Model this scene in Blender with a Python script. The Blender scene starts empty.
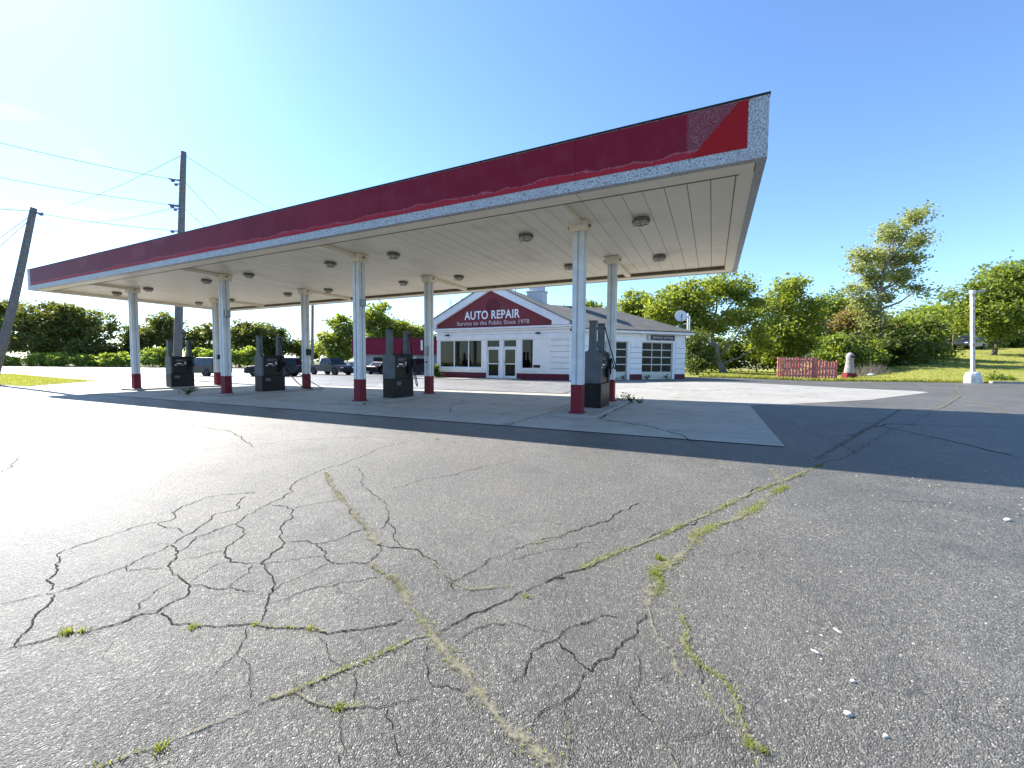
import bpy, bmesh, math, random
import numpy as np
from mathutils import Vector, Matrix, geometry
random.seed(7)
PI = math.pi
scene = bpy.context.scene
col = scene.collection

# ------------------------------------------------------------------ camera model (fitted to the photograph)
FPX, CAM_H, YH = 410.54, 1.31, 361.918
_p = math.atan((384 - YH) / FPX); _y = math.radians(25.969); _r = math.radians(.43)
CF = Vector((-math.sin(_y) * math.cos(_p), math.cos(_y) * math.cos(_p), -math.sin(_p)))
_R = Vector((math.cos(_y), math.sin(_y), 0)); _U = _R.cross(CF)
CR = _R * math.cos(_r) + _U * math.sin(_r); CU = _U * math.cos(_r) - _R * math.sin(_r)
C0 = Vector((0, 0, CAM_H))
FH = Vector((-math.sin(_y), math.cos(_y), 0)); RH = Vector((math.cos(_y), math.sin(_y), 0))

def at(px, row, depth):
    "a world point seen at pixel (px,row) at a given depth"
    return C0 + (CF + CR * ((px - 512) / FPX) + CU * ((384 - row) / FPX)) * depth

def ss(a, b, x):
    t = min(1, max(0, (x - a) / (b - a))); return t * t * (3 - 2 * t)

def T(x, y):
    "height of the ground"
    z = .007 * min(14, max(-48, x))
    z += .2 * ss(17, 25, y) * ss(-25, -19, x) * (1 - ss(0, 8, x))
    d = y - (36 + .21 * (x + 1)) - .6
    if d > 0 and x > -4:
        z += min(3.6, .098 * d) * ss(7, 17, x - .10 * d) * (.35 + .65 * ss(0, 12, d))
    return z

def on_ground(px, depth, row=365):
    P = at(px, row, depth); return Vector((P.x, P.y, T(P.x, P.y)))

cam_d = bpy.data.cameras.new('camera'); cam = bpy.data.objects.new('camera', cam_d); col.objects.link(cam)
M4 = Matrix.Identity(4)
for i in range(3):
    M4[i][0], M4[i][1], M4[i][2], M4[i][3] = CR[i], CU[i], -CF[i], C0[i]
cam.matrix_world = M4
cam_d.sensor_width = 36; cam_d.lens = FPX / 1024 * 36; cam_d.clip_start = .05; cam_d.clip_end = 5000
scene.camera = cam

# ------------------------------------------------------------------ mesh builder
class MB:
    def __init__(s): s.v = []; s.f = []; s.mi = []
    def add(s, vs, fs, mi=0):
        o = len(s.v); s.v += [tuple(v) for v in vs]; s.f += [tuple(i + o for i in f) for f in fs]; s.mi += [mi] * len(fs)
    def box(s, x0, x1, y0, y1, z0, z1, mi=0, M=None):
        vs = [Vector((x, y, z)) for z in (z0, z1) for y in (y0, y1) for x in (x0, x1)]
        if M is not None: vs = [M @ v for v in vs]
        s.add(vs, [(0, 2, 3, 1), (4, 5, 7, 6), (0, 1, 5, 4), (2, 6, 7, 3), (0, 4, 6, 2), (1, 3, 7, 5)], mi)
    def prism(s, poly, fn0, fn1, mi=0):
        "poly of 2D points; fn0/fn1 map a 2D point to the two 3D ends"
        n = len(poly); a = [fn0(*p) for p in poly]; b = [fn1(*p) for p in poly]
        s.add(a + b, [tuple(range(n))[::-1], tuple(range(n, 2 * n))] + [(i, (i + 1) % n, n + (i + 1) % n, n + i) for i in range(n)], mi)
    def tube(s, pts, rad, n=8, mi=0, caps=True):
        pts = [Vector(p) for p in pts]
        if not hasattr(rad, '__len__'): rad = [rad] * len(pts)
        o = len(s.v); vs = []; fs = []; ref = None
        for i, p in enumerate(pts):
            t = (pts[min(i + 1, len(pts) - 1)] - pts[max(i - 1, 0)]).normalized()
            if ref is None: ref = Vector((1, 0, 0)) if abs(t.x) < .8 else Vector((0, 1, 0))
            a = (ref - t * ref.dot(t)).normalized(); b = t.cross(a); ref = a
            vs += [p + (a * math.cos(2 * PI * k / n) + b * math.sin(2 * PI * k / n)) * rad[i] for k in range(n)]
        for i in range(len(pts) - 1):
            for k in range(n):
                fs.append((i * n + k, i * n + (k + 1) % n, (i + 1) * n + (k + 1) % n, (i + 1) * n + k))
        if caps: fs += [tuple(range(n))[::-1], tuple(range((len(pts) - 1) * n, len(pts) * n))]
        s.add(vs, fs, mi)
    def lathe(s, prof, n=16, c=(0, 0, 0), mi=0, M=None):
        vs = []; fs = []
        for (r, z) in prof:
            for k in range(n):
                v = Vector((c[0] + r * math.cos(2 * PI * k / n), c[1] + r * math.sin(2 * PI * k / n), c[2] + z))
                vs.append(M @ v if M is not None else v)
        for i in range(len(prof) - 1):
            for k in range(n): fs.append((i * n + k, i * n + (k + 1) % n, (i + 1) * n + (k + 1) % n, (i + 1) * n + k))
        fs += [tuple(range(n))[::-1], tuple(range((len(prof) - 1) * n, len(prof) * n))]
        s.add(vs, fs, mi)
    def build(s, name, mats, parent=None, loc=None, smooth=False, bevel=0, recalc=True):
        me = bpy.data.meshes.new(name); me.from_pydata(s.v, [], s.f)
        for m in (mats if isinstance(mats, (list, tuple)) else [mats]): me.materials.append(m)
        me.polygons.foreach_set('material_index', s.mi)
        if recalc:
            bm = bmesh.new(); bm.from_mesh(me); bmesh.ops.recalc_face_normals(bm, faces=bm.faces); bm.to_mesh(me); bm.free()
        if smooth: me.polygons.foreach_set('use_smooth', [True] * len(me.polygons))
        me.update()
        return link(name, me, parent, loc, bevel)

def link(name, me, parent=None, loc=None, bevel=0):
    o = bpy.data.objects.new(name, me); col.objects.link(o)
    if parent: o.parent = parent
    if loc is not None: o.location = loc
    if bevel:
        b = o.modifiers.new('bevel', 'BEVEL'); b.width = bevel; b.segments = 2; b.limit_method = 'ANGLE'; b.angle_limit = .6
    return o

def tag(o, label=None, cat=None, group=None, kind=None):
    if label: o['label'] = label
    if cat: o['category'] = cat
    if group: o['group'] = group
    if kind: o['kind'] = kind
    return o

def empty(name, loc, rz=0, label=None, cat=None, group=None):
    o = bpy.data.objects.new(name, None); col.objects.link(o); o.location = loc; o.rotation_euler = (0, 0, rz)
    o.empty_display_size = .2
    return tag(o, label, cat, group)

def copy_tree(o, parent=None):
    c = o.copy(); col.objects.link(c)
    if parent: c.parent = parent
    for ch in [k for k in bpy.data.objects if k.parent == o]: copy_tree(ch, c)
    return c

# ------------------------------------------------------------------ materials
class N:
    def __init__(s, name):
        s.m = bpy.data.materials.new(name); s.m.use_nodes = True; s.t = s.m.node_tree; s.t.nodes.clear()
        s.out = s.t.nodes.new('ShaderNodeOutputMaterial')
    def n(s, typ, **kw):
        d = s.t.nodes.new(typ)
        for k, v in kw.items():
            if k.startswith('i_'):
                key = k[2:]; key = int(key) if key.isdigit() else key.replace('_', ' ')
                s.put(d.inputs[key], v)
            else: setattr(d, k, v)
        return d
    def put(s, inp, v):
        if isinstance(v, bpy.types.NodeSocket): s.t.links.new(v, inp)
        elif isinstance(v, bpy.types.Node): s.t.links.new(v.outputs[0], inp)
        else:
            if hasattr(inp.default_value, '__len__') and hasattr(v, '__len__') and len(inp.default_value) == 4 and len(v) == 3: v = (*v, 1)
            inp.default_value = v
    def coord(s, which='Object'): return s.n('ShaderNodeTexCoord').outputs[which]
    def noise(s, co, scale, detail=4, rough=.55):
        return s.n('ShaderNodeTexNoise', i_Vector=co, i_Scale=scale, i_Detail=detail, i_Roughness=rough).outputs[0]
    def ramp(s, fac, *stops):
        r = s.n('ShaderNodeValToRGB', i_Fac=fac); e = r.color_ramp.elements
        while len(e) > 1: e.remove(e[-1])
        for i, (p, c) in enumerate(stops):
            if not hasattr(c, '__len__'): c = (c, c, c)
            x = e[0] if i == 0 else e.new(p); x.position = p; x.color = (*c, 1)
        return r.outputs[0]
    def mix(s, fac, a, b, mode='MIX'):
        d = s.n('ShaderNodeMix', data_type='RGBA', blend_type=mode)
        s.put(d.inputs[0], fac); s.put(d.inputs[6], a); s.put(d.inputs[7], b); return d.outputs[2]
    def math(s, op, a, b=0, c=None):
        d = s.n('ShaderNodeMath', operation=op); s.put(d.inputs[0], a); s.put(d.inputs[1], b)
        if c is not None: s.put(d.inputs[2], c)
        return d.outputs[0]
    def mr(s, v, a, b, c=0, d=1):
        return s.n('ShaderNodeMapRange', i_0=v, i_1=a, i_2=b, i_3=c, i_4=d).outputs[0]
    def bump(s, h, strength=.3, dist=.02, normal=None):
        b = s.n('ShaderNodeBump', i_Strength=strength, i_Distance=dist, i_Height=h)
        if normal is not None: s.put(b.inputs['Normal'], normal)
        return b.outputs[0]
    def bsdf(s, color, rough=.6, normal=None, metal=0, spec=.5, **kw):
        b = s.n('ShaderNodeBsdfPrincipled'); s.put(b.inputs['Base Color'], color); s.put(b.inputs['Roughness'], rough)
        s.put(b.inputs['Metallic'], metal); s.put(b.inputs['Specular IOR Level'], spec)
        for k, v in kw.items(): s.put(b.inputs[k.replace('_', ' ')], v)
        if normal is not None: s.put(b.inputs['Normal'], normal)
        s.t.links.new(b.outputs[0], s.out.inputs[0]); return b

def mat(name, c, c2=None, rough=.6, scale=3, bump=0, bscale=40, spec=.4, metal=0, stain=None, detail=5):
    k = N(name); co = k.coord()
    c2 = c2 or tuple(x * .82 for x in c)
    nz = k.noise(co, scale, detail)
    cc = k.mix(k.mr(nz, .35, .65), c, c2)
    if stain:
        st = k.noise(co, scale * .37, 6, .65)
        cc = k.mix(k.mr(st, .55, .7, 0, .75), cc, stain)
    nm = k.bump(k.noise(co, bscale, 3), bump, .01) if bump else None
    k.bsdf(cc, rough, nm, metal, spec); return k.m

m_white = mat('white_paint', (.74, .74, .75), (.66, .66, .67), .5, 2.2, .08, 30, stain=(.56, .55, .52))
m_wall = mat('white_wall_panel', (.80, .79, .77), (.73, .72, .70), .4, 1.6, .06, 30, stain=(.62, .61, .6))
m_trim = mat('white_trim', (.78, .78, .79), (.7, .7, .7), .45, 2)
m_cream = mat('cream_trim', (.62, .58, .5), (.5, .47, .4), .55, 2)
m_colwhite = mat('column_paint', (.70, .71, .72), (.58, .59, .6), .45, 3, .1, 20, stain=(.45, .44, .42))
m_colred = mat('column_red_paint', (.20, .018, .030), (.15, .018, .027), .6, 4, .15, 25, spec=.2, stain=(.08, .022, .022))
m_bandred = mat('wall_base_red_paint', (.125, .02, .036), (.10, .018, .03), .6, 3, spec=.2, stain=(.075, .024, .03))
m_black = mat('black_pump_panel', (.007, .007, .007), (.012, .012, .0115), .4, 4, spec=.22)
m_grey = mat('grey_pump_panel', (.115, .128, .138), (.085, .095, .10), .5, 3, spec=.3)
m_rubber = mat('black_rubber', (.009, .009, .009), (.014, .014, .014), .7, spec=.2)
m_steel = mat('grey_steel', (.32, .32, .31), (.22, .22, .21), .4, 6, metal=.7)
m_dark = mat('dark_metal', (.012, .012, .013), (.02, .02, .02), .5, spec=.25)
m_paper = mat('white_label', (.8, .8, .78), (.7, .7, .68), .6)
m_lampglass = mat('frosted_lamp_glass', (.5, .48, .42), (.36, .34, .3), .35, 8)
m_lamprim = mat('lamp_housing', (.22, .19, .15), (.14, .12, .1), .6, 6)
m_letter = mat('white_lettering', (.92, .92, .92), (.88, .88, .88), .5, 6)
m_letter_faded = mat('faded_lettering', (.62, .52, .52), (.5, .38, .4), .6, 9)
m_signblack = mat('dark_sign_board', (.02, .02, .03), (.035, .035, .045), .5)
m_wood = mat('weathered_pole_wood', (.21, .195, .185), (.13, .12, .115), .85, 7, .4, 25)
m_wire = mat('cable', (.10, .10, .11), (.13, .13, .14), .6)
m_ins = mat('blue_grey_insulator', (.12, .14, .24), (.16, .18, .28), .4)
m_chim = mat('chimney_painted_brick', (.62, .63, .64), (.5, .5, .5), .7, 9, .3, 20)
m_lampost = mat('flaking_white_post', (.66, .65, .63), (.34, .28, .24), .6, 6, .3, 14, stain=(.26, .22, .19))
m_concblock = mat('painted_concrete_block', (.7, .7, .69), (.5, .49, .47), .75, 5, .4, 14)
m_stone = mat('grey_weathered_stone', (.36, .33, .34), (.22, .2, .2), .8, 5, .5, 14)
m_dish = mat('dish_white', (.75, .75, .74), (.66, .66, .65), .45)
m_pebble = mat('pale_pebble', (.62, .6, .56), (.45, .43, .4), .8, 40)
m_twig = mat('dry_twig', (.34, .29, .23), (.2, .165, .13), .85, 9)
m_tyre = mat('tyre_rubber', (.018, .018, .018), (.028, .028, .028), .75)
m_rim = mat('wheel_rim', (.45, .45, .46), (.3, .3, .31), .3, metal=.8)
m_carglass = mat('car_glass', (.008, .009, .011), (.012, .013, .015), .1, spec=.4)
m_headlight = mat('headlight_lens', (.7, .7, .7), (.6, .6, .62), .12, spec=.8)
m_tail = mat('tail_light_lens', (.35, .01, .012), (.25, .01, .01), .15, spec=.8)
m_reddark = mat('red_fascia_board', (.19, .016, .038), (.155, .014, .032), .7, 1.5, spec=.15)
m_greywall = mat('grey_block_wall', (.30, .31, .33), (.24, .25, .27), .75, 1.2, .2, 12)

def paint(name, c):
    k = N(name); k.bsdf(c, .35, None, 0, .3, Coat_Weight=.3, Coat_Roughness=.08); return k.m
p_black = paint('black_car_paint', (.006, .006, .009)); p_navy = paint('dark_blue_car_paint', (.010, .012, .024))
p_grey = paint('dark_grey_car_paint', (.02, .023, .03)); p_silver = paint('silver_car_paint', (.5, .51, .52))
p_white = paint('white_car_paint', (.66, .67, .68))

def asphalt(name, base=.105, tone=(1, 1, 1)):
    k = N(name); co = k.coord()
    vor = k.n('ShaderNodeTexVoronoi', i_Vector=co, i_Scale=200.)
    vor2 = k.n('ShaderNodeTexVoronoi', i_Vector=co, i_Scale=70.)
    stone = k.n('ShaderNodeSeparateColor', i_0=vor.outputs['Color']).outputs[0]
    stone2 = k.n('ShaderNodeSeparateColor', i_0=vor2.outputs['Color']).outputs[1]
    c = k.ramp(stone, (0, base * .5), (.45, base * .85), (.75, base * 1.1), (.93, base * 1.8), (1, base * 4.2))
    c = k.mix(k.mr(stone2, .95, .99, 0, .5), c, (base * 3.4, base * 3.3, base * 3.1))
    big = k.noise(co, .35, 5, .6); mid = k.noise(co, 2.2, 5, .6); fine = k.noise(co, 22, 3, .6)
    c = k.mix(1, c, k.ramp(big, (.3, .72), (.7, 1.25)), 'MULTIPLY')
    c = k.mix(1, c, k.ramp(mid, (.3, .86), (.7, 1.14)), 'MULTIPLY')
    c = k.mix(1, c, k.ramp(fine, (.3, .8), (.7, 1.2)), 'MULTIPLY')
    c = k.mix(1, c, tone, 'MULTIPLY')
    oil = k.mr(k.noise(co, .8, 4, .6), .60, .70, 0, .6); c = k.mix(oil, c, (base * .45, base * .45, base * .45))
    dusty = k.mr(k.noise(co, 1.3, 6, .7), .54, .70, 0, .5); c = k.mix(dusty, c, (base * 1.9, base * 1.8, base * 1.55))
    # hairline cracking of the old surface
    wv = k.n('ShaderNodeVectorMath', operation='ADD', i_0=co, i_1=k.n('ShaderNodeVectorMath', operation='SCALE', i_0=k.n('ShaderNodeTexNoise', i_Vector=co, i_Scale=2.5, i_Detail=4.).outputs[1], i_Scale=.55).outputs[0]).outputs[0]
    ve = k.n('ShaderNodeTexVoronoi', feature='DISTANCE_TO_EDGE', i_Vector=wv, i_Scale=1.7)
    hair = k.mr(ve.outputs['Distance'], .004, .011, 1, 0)
    msk = k.math('MULTIPLY', k.mr(k.noise(co, .45, 3), .46, .56), k.mr(k.noise(co, 2.1, 3), .40, .52))
    hair = k.math('MULTIPLY', hair, msk)
    c = k.mix(k.math('MULTIPLY', hair, .8), c, (.016, .016, .015))
    h = k.math('ADD', k.math('MULTIPLY', k.math('SUBTRACT', .7, vor.outputs['Distance']), .5), k.math('MULTIPLY', k.noise(co, 38, 3, .6), 1.2))
    nm = k.bump(h, .9, .015)
    k.bsdf(c, k.mr(mid, .3, .7, .43, .56), nm, 0, .6); return k.m

def concrete(name, base=.36, tone=(1, .985, .95), joint=0):
    k = N(name); co = k.coord()
    big = k.noise(co, .5, 6, .65); mid = k.noise(co, 3, 6, .6); fine = k.noise(co, 60, 3, .6)
    c = k.ramp(big, (.3, base * .84), (.7, base * 1.1)); c = k.mix(1, c, tone, 'MULTIPLY')
    c = k.mix(1, c, k.ramp(mid, (.3, .88), (.7, 1.08)), 'MULTIPLY')
    c = k.mix(1, c, k.ramp(fine, (.3, .86), (.7, 1.12)), 'MULTIPLY')
    oil = k.noise(co, 1.1, 3, .5)
    c = k.mix(k.mr(oil, .62, .72, 0, .6), c, (base * .42, base * .41, base * .4))
    k.bsdf(c, .75, k.bump(k.noise(co, 45, 4), .25, .008), 0, .35); return k.m

m_asphalt = asphalt('old_asphalt', .085, (1, .935, .80))
m_patch = asphalt('pale_asphalt_patch', .17, (1, .98, .95))
m_street = asphalt('street_asphalt', .15)
m_conc = concrete('worn_concrete', .41, (1, .93, .77))
m_apron = concrete('bright_concrete', .29, (1, .96, .88))
m_island = concrete('island_concrete', .33, (1, .95, .86))
m_crack = mat('crack_dark_dirt', (.016, .015, .014), (.03, .027, .022), .95, 30, spec=.1)  # the crack ribbons' own dark colour
m_line = mat('joint_sealer', (.05, .05, .05), (.08, .078, .07), .9, 20, spec=.2)

def sand_material():
    k = N('dry_grit_in_cracks'); co = k.coord()
    c = k.mix(k.noise(co, 70, 4, .7), (.30, .275, .20), (.09, .085, .068)); c = k.mix(k.mr(k.noise(co, 4, 4), .5, .65, 0, .6), c, (.13, .14, .06))
    b = k.n('ShaderNodeBsdfDiffuse', i_Color=c)
    tr = k.n('ShaderNodeBsdfTransparent')
    uv = k.n('ShaderNodeAttribute', attribute_name='edge').outputs['Fac']
    a = k.math('ADD', k.noise(co, 90, 5, .75), k.math('MULTIPLY', k.noise(co, 11, 5, .7), 1.25))
    a = k.math('SUBTRACT', a, k.math('MULTIPLY', uv, .62))
    a = k.mr(a, .86, 1.16, 0, .88)
    mx = k.n('ShaderNodeMixShader', i_0=a, i_1=tr.outputs[0], i_2=b.outputs[0])
    k.t.links.new(mx.outputs[0], k.out.inputs[0]); return k.m
m_sand = sand_material()

def grass_ground(name, a, b, c3):
    k = N(name); co = k.coord()
    c = k.mix(k.mr(k.noise(co, .35, 5), .35, .65), a, b)
    c = k.mix(k.mr(k.noise(co, 3, 4), .5, .7, 0, .8), c, c3)
    c = k.mix(1, c, k.ramp(k.noise(co, 25, 3, .7), (.3, .6), (.7, 1.3)), 'MULTIPLY')
    k.bsdf(c, .9, k.bump(k.noise(co, 14, 4, .7), .8, .1), 0, .15); return k.m
m_ground = grass_ground('rough_ground', (.10, .12, .035), (.13, .12, .05), (.2, .17, .09))
m_lawn = grass_ground('lawn_turf', (.22, .24, .04), (.27, .27, .06), (.34, .30, .11))
m_dirt = grass_ground('dry_dirt', (.2, .18, .13), (.16, .145, .1), (.1, .11, .04))

def leaf_mat(name, a, b, tr=.4, bright=1.0):
    k = N(name)
    rnd = k.n('ShaderNodeNewGeometry').outputs['Random Per Island']
    cl = k.noise(k.coord(), .45, 2)
    f = k.math('ADD', k.math('MULTIPLY', rnd, .6), k.math('MULTIPLY', k.math('SUBTRACT', cl, .3), 1.0))
    c = k.mix(f, a, b)
    d = k.n('ShaderNodeBsdfPrincipled', i_Roughness=.5); k.put(d.inputs['Base Color'], c); k.put(d.inputs['Specular IOR Level'], .3)
    t = k.n('ShaderNodeBsdfTranslucent', i_Color=k.mix(1, c, (1.5 * bright, 1.45 * bright, .55), 'MULTIPLY'))
    mx = k.n('ShaderNodeMixShader', i_0=tr, i_1=d.outputs[0], i_2=t.outputs[0])
    k.t.links.new(mx.outputs[0], k.out.inputs[0]); return k.m
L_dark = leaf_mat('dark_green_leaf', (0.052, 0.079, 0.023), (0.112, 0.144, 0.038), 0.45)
L_mid = leaf_mat('mid_green_leaf', (0.111, 0.156, 0.035), (0.223, 0.274, 0.061), 0.52)
L_yel = leaf_mat('yellow_green_leaf', (0.141, 0.186, 0.036), (0.279, 0.322, 0.072), 0.55)
L_pale = leaf_mat('pale_grey_green_leaf', (0.195, 0.236, 0.110), (0.355, 0.371, 0.186), 0.49)
L_vine = leaf_mat('light_green_vine_leaf', (0.162, 0.227, 0.049), (0.324, 0.389, 0.097), 0.57)
L_far = leaf_mat('backlit_olive_leaf', (.065, .082, .024), (.18, .2, .055), .45)  # mid green leaf darkened, the far trees' backlit shade put into the colour
L_pink = leaf_mat('pinkish_leaf', (0.204, 0.120, 0.084), (0.192, 0.204, 0.060), 0.47)
L_weed = leaf_mat('weed_blade', (.16, .2, .03), (.3, .32, .09), .45)
L_grass = leaf_mat('lawn_blade', (.2, .23, .035), (.34, .33, .10), .45)
m_bark = mat('tree_bark', (.16, .13, .105), (.08, .066, .055), .9, 6, .5, 18)
m_barkpale = mat('pale_tree_bark', (.24, .215, .19), (.13, .115, .1), .9, 6, .5, 18)

def shingle():
    k = N('grey_roof_shingle'); co = k.coord()
    br = k.n('ShaderNodeTexBrick', i_Vector=co, i_Color1=(.135, .132, .122, 1), i_Color2=(.10, .098, .09, 1), i_Mortar=(.06, .06, .06, 1), i_Scale=3.)
    c = k.mix(.5, br.outputs[0], k.ramp(k.noise(co, 1.2, 6), (.3, (.085, .083, .077)), (.7, (.16, .156, .145))))
    k.bsdf(c, .9, k.bump(k.noise(co, 40, 3), .4, .01), 0, .2); return k.m
m_shingle = shingle()

def glass():
    k = N('window_glass')
    fr = k.n('ShaderNodeFresnel', i_IOR=1.52)
    tr = k.n('ShaderNodeBsdfTransparent', i_Color=(.30, .32, .30, 1)); gl = k.n('ShaderNodeBsdfGlossy', i_Roughness=.03, i_Color=(.9, .9, .9, 1))
    mx = k.n('ShaderNodeMixShader', i_0=k.math('MULTIPLY', fr.outputs[0], .8), i_1=tr.outputs[0], i_2=gl.outputs[0])
    k.t.links.new(mx.outputs[0], k.out.inputs[0]); return k.m
m_glass = glass()
m_darkpane = mat('dark_garage_pane', (.012, .014, .012), (.026, .028, .021), .2, 2, spec=.1)
m_inside = mat('interior_wall', (.05, .048, .042), (.03, .029, .026), .8)
m_insidefloor = mat('interior_floor', (.05, .046, .042), (.04, .036, .034), .6)

# ------------------------------------------------------------------ sky and sun
SUN = Vector((-1.27, .26, 1)).normalized()
SUN_EL = math.asin(SUN.z); SUN_AZ = math.atan2(SUN.x, SUN.y)     # azimuth from +Y towards +X
w = bpy.data.worlds.new('World'); scene.world = w; w.use_nodes = True
nt = w.node_tree; nt.nodes.clear()
wo = nt.nodes.new('ShaderNodeOutputWorld'); bg = nt.nodes.new('ShaderNodeBackground'); sky = nt.nodes.new('ShaderNodeTexSky')
sky.sky_type = 'NISHITA'; sky.sun_disc = False; sky.sun_elevation = SUN_EL; sky.sun_rotation = SUN_AZ
sky.air_density = 1.0; sky.dust_density = .2; sky.ozone_density = 3.0; sky.altitude = 200
tc = nt.nodes.new('ShaderNodeTexCoord'); mp = nt.nodes.new('ShaderNodeMapping'); nz = nt.nodes.new('ShaderNodeTexNoise')
mp.inputs['Scale'].default_value = (1.2, 1.2, 4.5); nz.inputs['Scale'].default_value = 2.3; nz.inputs['Detail'].default_value = 7; nz.inputs['Roughness'].default_value = .55
nt.links.new(tc.outputs['Generated'], mp.inputs[0]); nt.links.new(mp.outputs[0], nz.inputs[0])
cr = nt.nodes.new('ShaderNodeValToRGB'); cr.color_ramp.elements[0].position = .42; cr.color_ramp.elements[0].color = (0, 0, 0, 1); cr.color_ramp.elements[1].position = .66; cr.color_ramp.elements[1].color = (.8, .8, .8, 1)
nt.links.new(nz.outputs[0], cr.inputs[0])
mx = nt.nodes.new('ShaderNodeMix'); mx.data_type = 'RGBA'; mx.inputs[7].default_value = (9, 9.3, 9.8, 1)
dt = nt.nodes.new('ShaderNodeVectorMath'); dt.operation = 'DOT_PRODUCT'; dt.inputs[1].default_value = tuple((at(15, 215, 1) - C0).normalized())
nt.links.new(tc.outputs['Generated'], dt.inputs[0]); mk = nt.nodes.new('ShaderNodeMapRange'); mk.inputs[1].default_value = .988; mk.inputs[2].default_value = .9985
nt.links.new(dt.outputs['Value'], mk.inputs[0]); mm = nt.nodes.new('ShaderNodeMath'); mm.operation = 'MULTIPLY'; nt.links.new(mk.outputs[0], mm.inputs[0]); nt.links.new(cr.outputs[0], mm.inputs[1])
nt.links.new(mm.outputs[0], mx.inputs[0]); tn = nt.nodes.new('ShaderNodeMix'); tn.data_type = 'RGBA'; tn.blend_type = 'MULTIPLY'; tn.inputs[0].default_value = 1; tn.inputs[7].default_value = (.87, 1.0, 1.14, 1); nt.links.new(sky.outputs[0], tn.inputs[6]); nt.links.new(tn.outputs[2], mx.inputs[6]); nt.links.new(mx.outputs[2], bg.inputs[0])
bg.inputs[1].default_value = .090
nt.links.new(bg.outputs[0], wo.inputs[0])
sl = bpy.data.lights.new('sun', 'SUN'); so = bpy.data.objects.new('sun', sl); col.objects.link(so)
sl.energy = 5.0; sl.angle = math.radians(.5); sl.color = (1, .95, .87)
so.rotation_euler = SUN.to_track_quat('Z', 'Y').to_euler(); so.location = SUN * 60
vs = scene.view_settings; vs.view_transform = 'Standard'; vs.look = 'None'; vs.gamma = 1; vs.use_curve_mapping = False; vs.exposure = 1.58
scene.cycles.max_bounces = 8; scene.cycles.transparent_max_bounces = 16
scene.cycles.use_denoising = True

# ------------------------------------------------------------------ ground sheets
def sheet(name, poly, off, material, res=1.0, kind='structure', thick=0):
    "convex polygon draped over the ground"
    xs = [p[0] for p in poly]; ys = [p[1] for p in poly]
    x0, x1, y0, y1 = min(xs), max(xs), min(ys), max(ys)
    nx = max(1, int((x1 - x0) / res)); ny = max(1, int((y1 - y0) / res))
    bm = bmesh.new(); g = [[bm.verts.new((x0 + (x1 - x0) * i / nx, y0 + (y1 - y0) * j / ny, 0)) for i in range(nx + 1)] for j in range(ny + 1)]
    for j in range(ny):
        for i in range(nx): bm.faces.new((g[j][i], g[j][i + 1], g[j + 1][i + 1], g[j + 1][i]))
    area = sum(poly[i][0] * poly[(i + 1) % len(poly)][1] - poly[(i + 1) % len(poly)][0] * poly[i][1] for i in range(len(poly)))
    P = poly if area > 0 else poly[::-1]
    for i in range(len(P)):
        a = Vector((*P[i], 0)); b = Vector((*P[(i + 1) % len(P)], 0)); d = (b - a).normalized(); nrm = Vector((d.y, -d.x, 0))
        bmesh.ops.bisect_plane(bm, geom=bm.verts[:] + bm.edges[:] + bm.faces[:], dist=1e-5, plane_co=a, plane_no=nrm, clear_outer=True)
    for v in bm.verts: v.co.z = T(v.co.x, v.co.y) + off
    if thick:
        r = bmesh.ops.extrude_edge_only(bm, edges=[e for e in bm.edges if e.is_boundary])
        for v in r['geom']:
            if isinstance(v, bmesh.types.BMVert): v.co.z -= thick
    bmesh.ops.recalc_face_normals(bm, faces=bm.faces)
    bm.normal_update()
    me = bpy.data.meshes.new(name); bm.to_mesh(me); bm.free(); me.materials.append(material)
    if me.polygons and sum(p.normal.z for p in me.polygons) < 0: me.flip_normals()
    o = link(name, me); tag(o, kind=kind); return o

def axis_grid(vals):
    out = []
    for a, b, n in vals: out += list(np.linspace(a, b, n, endpoint=False))
    return out + [vals[-1][1]]
gx = axis_grid([(-1800, -200, 8), (-200, -60, 10), (-60, 60, 80), (60, 200, 12), (200, 1800, 8)])
gy = axis_grid([(-400, -20, 6), (-20, 120, 94), (120, 300, 12), (300, 2400, 8)])
gm = MB(); nxg = len(gx)
gm.v = [(x, y, T(x, y) - .06) for y in gy for x in gx]
gm.f = [(j * nxg + i, j * nxg + i + 1, (j + 1) * nxg + i + 1, (j + 1) * nxg + i) for j in range(len(gy) - 1) for i in range(nxg - 1)]
gm.mi = [0] * len(gm.f)
tag(gm.build('ground', m_ground, recalc=False, smooth=True), kind='structure')

def dp(D, s):
    v = FH * D + RH * s; return (v.x, v.y)
sheet('asphalt_lot', [(-130, -30), (45, -30), (45, 35.9), (-28, 35.9), dp(44.1, -125)], 0, m_asphalt, 1.2)
sheet('asphalt_lot', [(-1, 35.901), (45, 35.901), (45, 45.6)], 0, m_asphalt, 1.2)
sheet('street', [dp(44.2, -190), dp(44.2, 6), dp(79, 6), dp(79, -190)], .004, m_street, 2.5)
sheet('street_edge_line', [dp(47, -190), dp(47, 4), dp(47.25, 4), dp(47.25, -190)], .010, m_paper, 4)
sheet('street_centre_line', [dp(61, -190), dp(61, 4), dp(61.25, 4), dp(61.25, -190)], .010, mat('yellow_road_paint', (.5, .36, .05), (.4, .3, .08), .7, 3), 4)
sheet('far_verge', [dp(79.2, -190), dp(79.2, 10), dp(88, 10), dp(88, -190)], .10, m_dirt, 3, thick=.15)
sheet('concrete_slab', [(-23.4, 7.6), (1.06, 7.6), (1.08, 14.5), (-4.6, 16.45), (-23.6, 16.1)], .012, m_conc, 1.0)
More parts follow.
